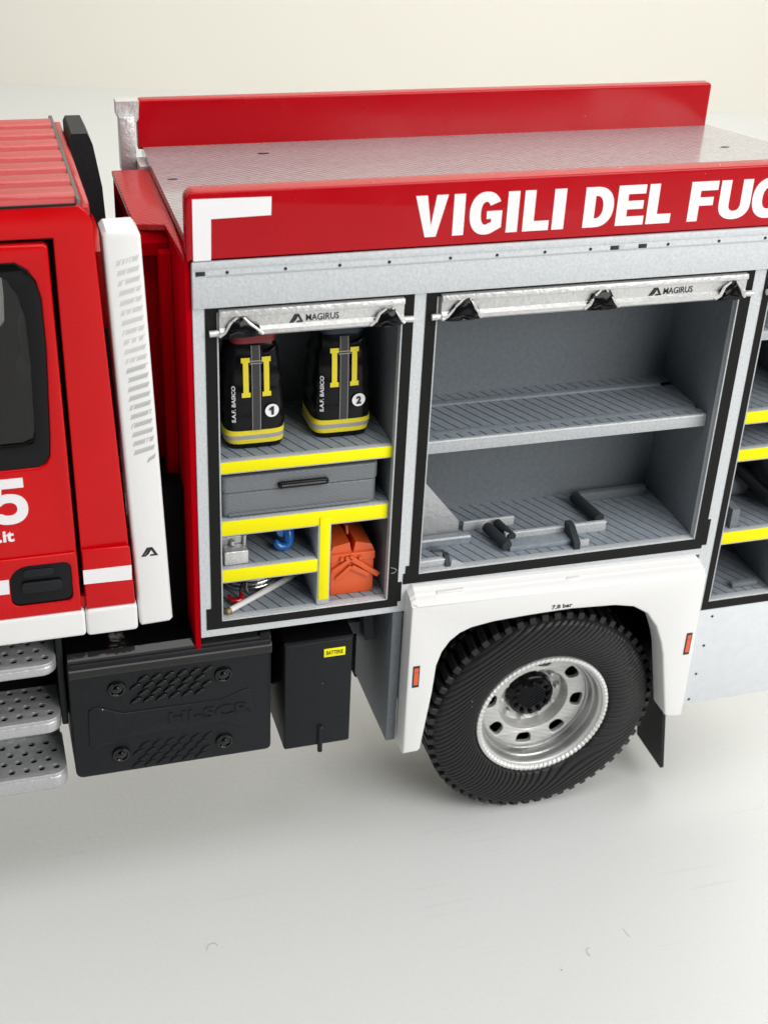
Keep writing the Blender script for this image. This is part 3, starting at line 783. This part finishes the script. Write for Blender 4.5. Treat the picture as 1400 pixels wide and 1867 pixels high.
# tread blocks: one mesh, 58 copies round the circumference
NB = 58
bw = 0.72
bvert = [(-bw / 2, 1.12, 11.25), (bw / 2, 1.12, 11.25), (bw / 2 * .92, 1.28, 12.04), (-bw / 2 * .92, 1.28, 12.04),
         (-bw / 2 + .2, 3.6, 11.35), (bw / 2 + .2, 3.6, 11.35), (bw / 2 * .9 + .2, 3.6, 12.0), (-bw / 2 * .9 + .2, 3.6, 12.0)]
bmesh_me = bpy.data.meshes.new('tread_block')
bmesh_me.from_pydata([(a * S, b_ * S, c * S) for a, b_, c in bvert], [], [(0, 1, 2, 3), (7, 6, 5, 4), (0, 4, 5, 1), (1, 5, 6, 2), (2, 6, 7, 3), (3, 7, 4, 0)])
bm = bmesh.new(); bm.from_mesh(bmesh_me); bmesh.ops.bevel(bm, geom=list(bm.edges), offset=0.05 * S, segments=1, affect='EDGES'); bm.to_mesh(bmesh_me); bm.free()
bmesh_me.materials.append(M['tyre'])
for i in range(NB):
    o = bpy.data.objects.new('tread_block', bmesh_me); COL.objects.link(o); o.parent = tyre
    o.location = (WX * S, 0, WZ * S); o.rotation_euler = (0, 2 * math.pi * (i + 0.3) / NB, 0)
me2 = bmesh_me.copy(); me2.transform(Matrix.Translation((0.35 * S, 2.7 * S, 0)))
for i in range(NB):
    o = bpy.data.objects.new('tread_block', me2); COL.objects.link(o); o.parent = tyre
    o.location = (WX * S, 0, WZ * S); o.rotation_euler = (0, 2 * math.pi * (i + 0.8) / NB, 0)

# rim
rim = lathe('rim', [(6.7, 2.6), (7.02, 1.5), (7.06, 1.05), (6.98, 0.82), (6.72, 0.76), (6.5, 0.9), (6.44, 1.2), (6.38, 1.28), (6.3, 1.32)], WX, WZ, 'rimlip', T, 504, smooth=28, disp=lambda x, z, r: (0.05 * math.sin(84 * math.atan2(z - WZ, x - WX)) if r > 6.45 else 0.0))
lathe('barrel', [(6.36, 1.29), (6.2, 1.33), (6.13, 1.5), (6.08, 2.0), (5.98, 2.1), (5.86, 2.12), (5.80, 2.3), (5.76, 2.85), (5.68, 2.95), (5.58, 2.98), (5.55, 3.3), (5.45, 3.4)], WX, WZ, 'barrel', rim, 160, smooth=24)
# notched outer lip
# disc with hand holes, built as a plate and pushed into a shallow cone
holes = []
for i in range(8):
    a = math.radians(37 - 45 * i)
    cx, cz = WX + 4.72 * math.cos(a), WZ + 4.72 * math.sin(a)
    tx, tz = -math.sin(a), math.cos(a)
    hp = []
    for j in range(14):
        b_ = 2 * math.pi * j / 14
        cb, sb = math.cos(b_), math.sin(b_)
        rr_ = 0.62 * math.copysign(abs(cb) ** .65, cb); tt = 0.80 * math.copysign(abs(sb) ** .65, sb) * (1 + 0.24 * cb)
        hp.append((cx + rr_ * math.cos(a) + tt * tx, cz + rr_ * math.sin(a) + tt * tz))
    holes.append(hp)


def cone(x, y, z):
    r = math.hypot(x - WX, z - WZ)
    return (x, y + (5.5 - r) * 0.12, z)


disc = plate('wheel_disc', [circ(WX, WZ, 5.6, 72), circ(WX, WZ, 3.72, 48)[::-1]] + [h[::-1] for h in holes], 3.2, 3.75, 'rim', rim, 0.07, fn=cone)
lathe('wheel_disc', [(3.78, 3.5), (3.70, 3.62), (3.6, 4.3), (3.5, 4.75), (3.2, 4.9), (2.0, 4.95)], WX, WZ, 'rim', rim, 72)
lathe('brake_drum', [(5.6, 5.4), (5.5, 8.4), (0.1, 8.4)], WX, WZ, 'dark', rim, 48)
for i in range(10):
    a = 2 * math.pi * (i + 0.2) / 10
    cx, cz = WX + 3.02 * math.cos(a), WZ + 3.02 * math.sin(a)
    lathe('wheel_nut', [(0.0, 4.35), (0.2, 4.35), (0.3, 4.45), (0.33, 4.95)], cx, cz, 'rim', rim, 8)
hub = lathe('hub', [(2.5, 5.0), (2.5, 4.75), (2.42, 4.55), (2.38, 4.1), (2.2, 3.95), (1.55, 3.92), (1.45, 3.84), (0.5, 3.82), (0.4, 3.95), (0.0, 3.95)], WX, WZ, 'black', rim, 48)
for k in range(7):
    zz = -1.05 + 0.35 * k
    hl = math.sqrt(max(0.05, 1.4 ** 2 - zz * zz))
    c_, s_ = math.cos(0.55), math.sin(0.55)
    pts = [(WX + (u * c_ - zz * s_), 3.80, WZ + (u * s_ + zz * c_)) for u in (-hl, 0, hl)]
    tube('hub_ridge', pts, 0.10, 'satin', hub, 6)
for i in range(12):
    a = 2 * math.pi * i / 12
    lathe('hub_bolt', [(0.0, 3.62), (0.18, 3.62), (0.24, 3.70), (0.26, 3.97)], WX + 1.86 * math.cos(a), WZ + 1.86 * math.sin(a), 'black', hub, 10)

# ---------------------------------------------------------------- cab
XL = -34.0
shell = plate('cab_frame', [[(XL, 32.4), (-5.5, 32.4), (-7.05, 65.4), (-7.35, 66.3), (-7.9, 66.85), (XL, 66.9)],
                            [(XL + 2, 33.5), (-9.60, 33.5), (-9.86, 64.45), (XL + 2, 64.6)][::-1]], 0.0, 0.6, 'red', T, 0.14)
inner = plate('cab_shell', [[(XL, 30.5), (-5.9, 30.5), (-7.3, 65.5), (-8.0, 66.5), (XL, 66.5)],
                            [(XL + 3, 47.2), (-12.3, 47.2), (-11.8, 50), (-12.3, 60.5), (-13.2, 62.2), (XL + 3, 62.4)][::-1]], 0.62, 1.1, 'dark', T, 0.03)  # coloured near-black so the door gap reads as shade
plate('cab_far_side', [[(XL, 30.5), (-5.9, 30.5), (-7.3, 65.5), (-8.0, 66.5), (XL, 66.5)],
                       [(XL + 3, 48.6), (-13.9, 48.6), (-13.3, 49.4), (-13.15, 52), (-13.3, 60.5), (-14.0, 62.2), (XL + 3, 62.4)][::-1]], 21.2, 21.8, 'red', T, 0.1)
prism('cab_back', [[(1.1, 30.5), (21.2, 30.5), (21.2, 66.4), (1.1, 66.4)]], -9.0, -8.4, 'cabin', T, plane='yz')
prism('cab_back', [[(0.7, 30.5), (21.6, 30.5), (21.6, 60.0), (0.7, 60.0)]], -7.6, -7.2, 'red', T, plane='yz')
box('cab_front', XL, XL + .6, 1.1, 21.2, 30.5, 66.4, 'cabin', T)
box('cab_floor', XL + .6, -9.0, 1.1, 21.2, 30.6, 31.5, 'cabin', T)
box('seat_back', -13.0, -10.2, 4.0, 10.5, 32.0, 51.5, 'seat', T, 0.9, 3)
box('head_rest', -12.6, -10.6, 5.4, 9.0, 52.0, 55.5, 'seat', T, 0.7, 3)
box('door_trim', XL + 3, -11.6, 1.12, 2.0, 42.0, 47.4, 'cabin', T, 0.3)

door = plate('door', [[(XL + 2.2, 32.5), (-9.92, 32.5), (-10.30, 63.9), (-10.55, 64.15), (XL + 2.2, 64.4)],
                      [(XL + 4, 45.95), (-12.3, 46.1), (-11.75, 46.4), (-11.42, 47.0), (-11.3, 48.4), (-11.0, 56.0), (-11.05, 60.0), (-11.35, 61.4), (-11.9, 62.3), (-12.7, 62.85), (XL + 4, 63.0)][::-1]], -0.22, 0.5, 'red', T, 0.16)
sealp = [(XL + 4.02, 45.97), (-12.3, 46.12), (-11.77, 46.42), (-11.44, 47.02), (-11.32, 48.4), (-11.02, 56.0), (-11.07, 60.0), (-11.37, 61.38), (-11.92, 62.27), (-12.72, 62.82), (XL + 4.02, 62.98)]
sealq = [(XL + 5, 47.9), (-13.3, 48.0), (-12.55, 48.3), (-12.35, 49.0), (-12.2, 55.0), (-12.3, 58.4), (-12.7, 60.3), (-13.4, 61.6), (-14.2, 62.0), (XL + 5, 62.1)]
plate('window_seal', [sealp, sealq[::-1]], -0.10, 0.45, 'black', door, 0.06)
prism('window_pane', [[(XL + 4.5, 47.3), (-12.2, 47.5), (-11.9, 49), (-11.9, 58), (-12.5, 61.2), (-14, 62.4), (XL + 4.5, 62.5)]], 0.30, 0.36, 'glass', door, smooth=0)
low = plate('lower_skin', [[(XL + 2.2, 32.45), (-9.96, 32.45), (-10.02, 37.9), (-10.15, 38.15), (XL + 2.2, 38.2)],
                           rrect(-15.45, -10.55, 33.55, 37.35, 0.6, 5, (0.7, 0.6, 0.6, 1.5))[::-1]], -0.45, -0.2, 'red', door, 0.10)
box('handle_cup', -15.5, -10.5, -0.28, -0.2, 33.5, 37.4, 'black', door, 0.02)
plate('door_handle', [rrect(-14.6, -11.3, 34.85, 35.8, 0.3)], -0.62, -0.28, 'satin', door, 0.1)
plate('door_handle', [rrect(-14.4, -11.9, 36.2, 36.95, 0.3)], -0.42, -0.28, 'satin', door, 0.08)
prism('stripe', [[(XL + 2.4, 34.95), (-15.55, 34.95), (-15.5, 36.3), (XL + 2.4, 36.3)]], -0.49, -0.44, 'dwhite', door, smooth=0)
letters('number', '5', -16.4, -13.42, 41.35, 45.4, -0.265, 'dwhite', door, 0.9)
text('lettering', '.it', -15.95, -14.72, 39.72, 40.75, -0.265, 'dwhite', door, weight=0.03, th=0.05)
q = plate('quarter_skin', [[(-9.55, 32.45), (-5.52, 32.45), (-5.72, 37.9), (-5.85, 38.15), (-9.6, 38.2)]], -0.40, -0.02, 'red', T, 0.12)
prism('stripe', [[(-9.62, 34.98), (-5.72, 34.9), (-5.68, 36.3), (-9.62, 36.32)]], -0.45, -0.39, 'dwhite', q, smooth=0)
plate('cab_sill', [rrect(XL, -9.72, 29.9, 32.42, 0.35)], -0.55, 3.5, 'white', T, 0.25)
plate('cab_sill', [rrect(-9.68, -5.4, 29.8, 32.40, 0.35)], -0.52, 3.5, 'white', T, 0.25)
# roof: ribs along the cab
rp = []
yb = [(0.12, 66.75), (0.3, 66.98)]
for i in range(7):
    y0 = 0.75 + i * 3.02
    yb += [(y0, 67.20), (y0 + .35, 67.40), (y0 + 1.6, 67.46), (y0 + 2.15, 67.34), (y0 + 2.4, 66.90), (y0 + 2.75, 66.86)]
yb += [(22.0, 66.9), (22.2, 66.4), (22.2, 65.8), (0.12, 65.8)]
roof = plate('cab_roof', [yb], XL, -8.05, 'red_roof', T, 0.05, plane='yz')
box('roof_edge', -8.05, -7.75, 0.1, 22.3, 66.0, 67.25, 'line', roof, 0.05)
plate('roof_rear', [[(0.1, 66.0), (0.1, 66.6), (0.5, 66.9), (21.5, 66.9), (21.9, 66.2)]], -7.75, -7.15, 'red_roof', roof, 0.12, plane='yz')
box('roof_edge', XL, -8.1, -0.06, 0.12, 66.78, 66.98, 'seal', roof, 0.04)
# black stack behind the cab
prism('air_stack', [[(-7.1, 40), (-7.1, 67.6), (-6.9, 67.95), (-5.7, 67.95), (-5.3, 67.0), (-4.75, 63.5), (-4.5, 58.0), (-4.5, 40)]], 14.0, 19.5, 'satin', T)
box('stack_bracket', -7.0, -5.6, 5.0, 14.0, 55, 61.5, 'red', T, 0.3)

# air intake panel
ipan = plate('intake_panel', [[(-5.05, 29.75), (-2.65, 29.85), (-2.38, 30.15), (-3.62, 64.3), (-3.95, 64.75), (-6.05, 64.72), (-6.37, 64.4), (-5.2, 30.0)]], 0.0, 3.2, 'white', T, 0.3)
for i in range(22):
    zc = 62.2 - i * 0.79
    k = (62.3 - zc) / 34.0 * 1.22
    xa, xb = -5.55 + k, -3.95 + k
    if i == 21: xa += 1.0
    nseg = 15
    hh = 0.34
    verts, faces = [], []
    quads = []
    dx = (xb - xa) / nseg
    for j in range(nseg):
        a = xa + dx * j; z0 = zc - 0.14 + 0.40 * j / nseg
        if random.random() < 0.08: continue
        quads.append([(a, z0), (a + dx * .62, z0 + .02), (a + dx * .62 + .12, z0 + hh), (a + .12, z0 + hh)])
    zt0, zt1 = zc - 0.14 + hh + .03, zc + 0.26 + hh + .03
    quads.append([(xa + .1, zt0), (xb + .12, zt1), (xb + .12, zt1 + .05), (xa + .1, zt0 + .05)])
    for qd in quads:
        o_ = len(verts)
        for y in (-0.02, 0.01): verts += [(p[0], y, p[1]) for p in qd]
        faces += [(o_, o_ + 1, o_ + 2, o_ + 3), (o_ + 7, o_ + 6, o_ + 5, o_ + 4), (o_, o_ + 4, o_ + 5, o_ + 1), (o_ + 1, o_ + 5, o_ + 6, o_ + 2), (o_ + 2, o_ + 6, o_ + 7, o_ + 3), (o_ + 3, o_ + 7, o_ + 4, o_)]
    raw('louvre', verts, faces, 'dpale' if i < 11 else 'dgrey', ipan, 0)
emblem(-4.80, -3.45, 36.72, 37.58, -0.03, 'dblack', ipan)

# steps
for (zt, zb, xr) in ((27.08, 25.80, -12.35), (21.10, 19.55, -12.35), (14.98, 13.15, -12.25)):
    out = [(XL, 0.0)] + [(xr - 1.3 + 1.3 * math.sin(a * math.pi / 16), 1.3 - 1.3 * math.cos(a * math.pi / 16)) for a in range(9)] + [(xr, 5.7), (XL, 5.7)]
    hs = []
    for row in range(4):
        for i in range(9):
            x = xr - 0.92 - i * 1.3 - (0.62 if row % 2 else 0); y = 1.08 + row * 1.16
            hs.append(circ(x, y, 0.30, 12)[::-1])
    s = plate('step', [out] + hs, zt - 0.3, zt, 'alu', T, 0.035, plane='xy')
    ins = [(p[0] - .02, p[1] + .02) for p in out]
    plate('step_edge', [out], zb, zt - 0.30, 'alu', s, 0.28, plane='xy')
    for h in hs:
        cx = sum(p[0] for p in h) / len(h); cyy = sum(p[1] for p in h) / len(h)
        prism('hole_shade', [circ(cx, cyy, 0.33, 10)], zt - 0.31, zt - 0.27, 'dark', s, plane='xy')  # near-black discs paint the shade inside the step holes
box('step_riser', XL, -12.4, 5.5, 6.2, 14.0, 29.5, 'alu', T, 0.1)
box('step_support', -12.3, -11.75, 1.2, 5.0, 19.4, 29.5, 'satin', T, 0.1)

# ================================================================== equipment in the lockers
def bag(cx, base_y, z0, num, lidm, label, lean=0.0, group='black rescue bags in the upper locker'):
    B_ = thing('rescue_bag', label, 'bag', (cx, base_y + 2.5, z0), group)
    sect = [(0.05, 2.25, 2.1), (0.35, 2.45, 2.3), (1.0, 2.52, 2.38), (2.4, 2.55, 2.42), (5.0, 2.45, 2.35), (7.2, 2.25, 2.2), (8.6, 2.02, 2.0), (9.5, 1.85, 1.85)]
    cyb = base_y + 2.45

    def half(z):
        z -= z0
        for i in range(len(sect) - 1):
            a, b_ = sect[i], sect[i + 1]
            if z <= b_[0]:
                t_ = max(0, (z - a[0]) / (b_[0] - a[0])); return a[1] + t_ * (b_[1] - a[1]), a[2] + t_ * (b_[2] - a[2])
        return sect[-1][1], sect[-1][2]

    def ring(z, hx, hy, n=40):
        out = []
        for i in range(n):
            a = 2 * math.pi * i / n; c, s_ = math.cos(a), math.sin(a); e = 2 / 5.0
            w = 0.05 * math.sin(3.1 * z + 2.0 * c + cx) + 0.04 * math.sin(5 * z + 3 * s_)
            out.append((cx + lean * (z - z0) + (hx + w) * math.copysign(abs(c) ** e, c), cyb + (hy + w * .6) * math.copysign(abs(s_) ** e, s_), z))
        return out

    def surf_y(x, z):
        hx, hy = half(z); u = min(0.98, abs((x - cx - lean * (z - z0)) / hx))
        return cyb - hy * (1 - u ** 5) ** 0.2 - 0.10

    def loft(name, zs, grow, m, cap=True):
        verts, faces = [], []
        for z in zs:
            hx, hy = half(z); verts += ring(z, hx + grow, hy + grow)
        n = 40
        for i in range(len(zs) - 1):
            for j in range(n): faces.append((i * n + j, i * n + (j + 1) % n, (i + 1) * n + (j + 1) % n, (i + 1) * n + j))
        if cap: faces += [tuple(range(n))[::-1], tuple(range((len(zs) - 1) * n, len(zs) * n))]
        return raw(name, verts, faces, m, B_, 50)
    loft('body', [z0 + .03 + (9.4 - .03) * i / 24 for i in range(25)], 0.0, 'bag')
    loft('lid', [z0 + 9.35, z0 + 9.7, z0 + 9.95], 0.03, lidm)
    loft('band', [z0 + 0.62, z0 + 1.02], 0.05, 'byellow'); loft('band', [z0 + 1.02, z0 + 1.40], 0.055, 'bsilver'); loft('band', [z0 + 1.40, z0 + 1.80], 0.05, 'byellow')

    def dec(name, poly, m, lift=0.0):
        # cut tall shapes into short pieces so that the print follows the cloth
        return prism(name, [poly], -lift - 0.03, -lift, m, B_, yf=surf_y, smooth=0)

    def strip(name, x0, x1, za, zb, m, lift=0.0, n=10):
        L_ = [(x0, za + (zb - za) * i / n) for i in range(n + 1)]; R_ = [(x1, za + (zb - za) * i / n) for i in range(n + 1)]
        return dec(name, L_ + R_[::-1], m, lift)
    zz = z0
    strip('zip', cx - 0.36, cx + 0.36, zz + 1.85, zz + 9.2, 'zip', 0.0, 24)
    strip('zip_fill', cx - 0.30, cx + 0.30, zz + 1.9, zz + 9.2, 'zipfill', 0.025, 24)
    for sx in (-1, 1):
        x = cx + sx * 0.85
        strip('strap', x - .22, x + .22, zz + 5.2, zz + 8.0, 'byellow', 0.03)
        strip('strap_end', x - .36, x + .36, zz + 4.9, zz + 5.3, 'byellow', 0.045, 3)
        strip('strap_end', x - .36, x + .36, zz + 7.85, zz + 8.25, 'byellow', 0.045, 3)
    strip('strap_bar', cx - .5, cx + .5, zz + 7.92, zz + 8.0, 'zip', 0.06, 2)
    strip('strap_bar', cx - .5, cx + .5, zz + 7.72, zz + 7.79, 'zip', 0.06, 2)
    dec('number_disc', circ(cx + 1.28, zz + 3.55, 0.58, 24), 'dwhite', 0.05)
    nf = lambda x, y, z: (x, surf_y(x, z) - 0.12 + y, z)
    if num == '1':
        u = cx + 1.28; dec('number', [(u - .05, zz + 3.18), (u + .16, zz + 3.18), (u + .16, zz + 3.92), (u - .02, zz + 3.92), (u - .24, zz + 3.74), (u - .24, zz + 3.58), (u - .05, zz + 3.66)], 'dblack', 0.09)
    else:
        text('number', num, cx + 1.06, cx + 1.50, zz + 3.20, zz + 3.90, 0, 'dblack', B_, weight=0.04, th=0.03, fn=nf)
    text('lettering', 'S.A.F. BASICO', cx - 2.02, cx - 1.72, zz + 2.7, zz + 5.9, 0, 'dwhite', B_, weight=0.02, th=0.03, vertical=True, fn=lambda x, y, z: (x, surf_y(x, z) - 0.06 + y, z))
    tube('carry_loop', [(cx + .7, surf_y(cx + .7, zz + 8.6), zz + 8.6), (cx + 1.2, surf_y(cx + 1.2, zz + 8.8) - .25, zz + 8.75), (cx + 1.6, surf_y(cx + 1.6, zz + 8.9) - .1, zz + 8.95)], 0.16, 'bag', B_, 8)
    return B_


bag(5.35, 2.0, 44.6, '1', 'bagred', 'black rescue bag marked 1 with red lid and yellow straps')
bag(12.85, 2.5, 44.6, '2', 'bagblue', 'black rescue bag marked 2 with dark blue lid and yellow straps')

case = thing('equipment_case', 'flat grey hard case with a black handle lying on the middle shelf', 'case', (8.8, 4.5, 38.97))
plate('case_base', [rrect(2.15, 15.6, 0.95, 8.5, 0.6)], 38.97, 41.25, 'case', case, 0.18, plane='xy')
plate('case_lid', [rrect(2.08, 15.68, 0.88, 8.57, 0.6)], 41.27, 42.85, 'case', case, 0.18, plane='xy')
box('bottom_rim', 2.7, 15.0, 0.80, 1.2, 39.1, 39.35, 'case', case, 0.06)
h = plate('handle', [rrect(6.85, 11.25, 41.45, 42.05, 0.28)], 0.45, 0.85, 'black', case, 0.14)
for i in range(26):
    x = 7.2 + i * 0.145
    tube('grip_stitch', [(x, 0.43, 41.85), (x + .08, 0.41, 41.72)], 0.025, 'zip', h, 5)
for sx in (2.5, 15.3):
    pass

tb = thing('tool_box', 'orange cantilever tool box with folded arms in the lower locker bay', 'tool box', (13.8, 4.2, 29.27))
plate('tray', [rrect(11.9, 15.85, 29.27, 33.5, 0.12)], 1.55, 7.3, 'orange', tb, 0.08)
plate('tray_rim', [rrect(11.85, 15.92, 32.75, 33.55, 0.1)], 1.46, 7.38, 'orange', tb, 0.07)
prism('lid', [[(11.86, 33.56), (13.78, 33.56), (13.60, 34.6), (12.1, 34.3)]], 1.7, 7.3, 'orange', tb)
prism('lid', [[(13.98, 33.56), (15.9, 33.56), (15.6, 34.2), (14.15, 34.6)]], 1.7, 7.3, 'orange', tb)
tube('handle', [(13.9, 3.6, 34.3), (13.9, 3.8, 34.9), (13.9, 6.4, 34.9), (13.9, 6.7, 34.3)], 0.16, 'orange', tb, 8)


def arm(x0, z0_, x1, z1_, w, y):
    d = Vector((x1 - x0, z1_ - z0_)).normalized(); n = Vector((-d.y, d.x)) * w
    plate('arm', [[(x0 + n.x, z0_ + n.y), (x0 - n.x, z0_ - n.y), (x1 - n.x, z1_ - n.y), (x1 + n.x, z1_ + n.y)]], y - .22, y, 'orange', tb, 0.06)


arm(13.75, 33.1, 16.25, 31.1, .24, 1.42); arm(13.75, 32.2, 15.4, 31.15, .24, 1.5)
arm(13.6, 33.05, 11.95, 32.0, .16, 1.42); arm(13.7, 32.3, 12.35, 31.1, .15, 1.5)
for (x, z) in ((13.7, 33.3), (12.8, 33.15), (13.3, 33.2), (14.5, 33.1)):
    lathe('arm_rivet', [(0, 1.15), (0.14, 1.17), (0.2, 1.26), (0.2, 1.4)], x, z, 'orange', tb, 10)

pu = thing('pump_unit', 'small silver pump block at the left of the narrow shelf', 'pump', (3.4, 2.2, 34.16))
plate('motor_block', [rrect(2.32, 4.42, 34.16, 35.5, 0.18)], 0.95, 2.2, 'silver', pu, 0.12)
plate('body', [rrect(2.1, 4.3, 34.2, 36.3, 0.3)], 2.25, 4.6, 'alu', pu, 0.2)
tube('neck', [(3.2, 2.0, 35.6), (3.2, 2.0, 36.0)], 0.22, 'silver', pu, 10)
tube('neck', [(4.25, 2.1, 35.3), (4.3, 2.1, 36.4)], 0.16, 'silver', pu, 10)
tube('lever', [(4.2, 2.8, 36.5), (5.0, 3.2, 37.0), (5.6, 3.4, 37.0)], 0.12, 'silver', pu, 8)

bh = thing('hose_hook', 'blue hooked coupling standing on the narrow shelf', 'coupling', (7.9, 2.6, 34.16))
pts = []
for i in range(13):
    a = math.radians(150 + 215 * i / 12)
    pts.append((7.75 + 0.55 * math.cos(a), 2.5 + 0.15 * math.sin(a), 34.98 + 0.42 * math.sin(a)))
pts += [(8.35, 2.9, 35.5), (8.2, 3.2, 36.2), (8.0, 3.3, 37.2)]
tube('hook', pts, 0.3, 'blue', bh, 12, rr=[0.2, 0.28, 0.34] + [0.38] * 9 + [0.45, 0.52, 0.6, 0.6])
lathe('collar', [(0.0, 2.75), (0.62, 2.75), (0.68, 2.9), (0.68, 3.7), (0.0, 3.8)], 7.9, 35.9, 'blue', bh, 18)

lr = thing('lance_rod', 'white rod with a brass tip lying across the bottom of the first locker', 'rod', (5.9, 3.5, 29.3))
tube('shaft', [(2.75, 0.95, 29.56), (10.2, 5.6, 29.56)], 0.28, 'rod', lr, 12)
tube('tip', [(2.35, 0.70, 29.54), (2.75, 0.95, 29.56)], 0.29, 'brass', lr, 10)

cw = thing('wire_coil', 'coil of polished steel wire at the back of the bottom bay', 'coil', (5.6, 5.6, 29.3))
for (k, rr_, z, tl) in ((0, 2.3, 29.75, .15), (1, 2.2, 30.2, .22), (2, 2.05, 30.65, .28)):
    tube('wire_turn', [(5.5 + 0.1 * k + rr_ * math.cos(2 * math.pi * i / 40), 5.4 + 1.8 * math.sin(2 * math.pi * i / 40), z + tl * math.cos(2 * math.pi * i / 40)) for i in range(40)], 0.17, 'steel', cw, 8, closed=True)
tube('tie', [(4.9, 3.55, 29.3), (4.7, 3.4, 30.0), (4.75, 3.5, 30.5)], 0.06, 'zip', cw, 6)

rv = thing('valve', 'small glossy red hooked valve beside the white rod', 'valve', (3.6, 2.4, 29.3))
tube('hook', [(3.0, 2.75, 29.95), (3.0, 2.45, 29.75), (3.2, 2.2, 29.62), (3.6, 2.1, 29.6), (3.95, 2.2, 29.65), (4.1, 2.5, 29.85), (4.05, 2.8, 30.1)], 0.3, 'redgloss', rv, 12, rr=[0.13, 0.22, 0.30, 0.32, 0.30, 0.24, 0.16])
tube('stem', [(4.0, 2.8, 30.1), (4.2, 3.1, 30.4), (4.4, 3.4, 30.6)], 0.14, 'satin', rv, 8)

# ================================================================== lint on the table and on the truck
def lint(name, label, pts, r, m='lint'):
    o = tube(name, pts, r, m, None, 5)
    tag(o, label, 'lint')


lint('lint_hair', 'curled grey hair on the table left of the picture centre', [(-1.9, -9.9, .08), (-1.75, -9.5, .12), (-1.4, -9.25, .16), (-1.0, -9.3, .12), (-.85, -9.6, .08)], 0.02)
lint('lint_hair', 'curled grey hair on the table at lower right', [(31.9, -19.2, .08), (31.75, -18.8, .1), (31.9, -18.4, .12), (32.2, -18.3, .08)], 0.018)
lint('lint_speck', 'tiny dark dust speck on the table below the wheel', [(28.6, -20.0, .05), (28.75, -20.1, .07)], 0.04, 'lint')
lint('lint_thread', 'pale thread scrap on the table below the mud flap', [(36.3, -16.9, .05), (36.35, -17.6, .06), (36.5, -18.0, .05)], 0.03, 'lintw')
lint('lint_hair', 'fine white hair curling from the seal beside the orange box', [(16.9, -0.1, 32.6), (17.2, -0.25, 32.6), (17.45, -0.2, 32.35), (17.3, -0.15, 32.05), (17.0, -0.1, 32.0)], 0.016, 'lintw')
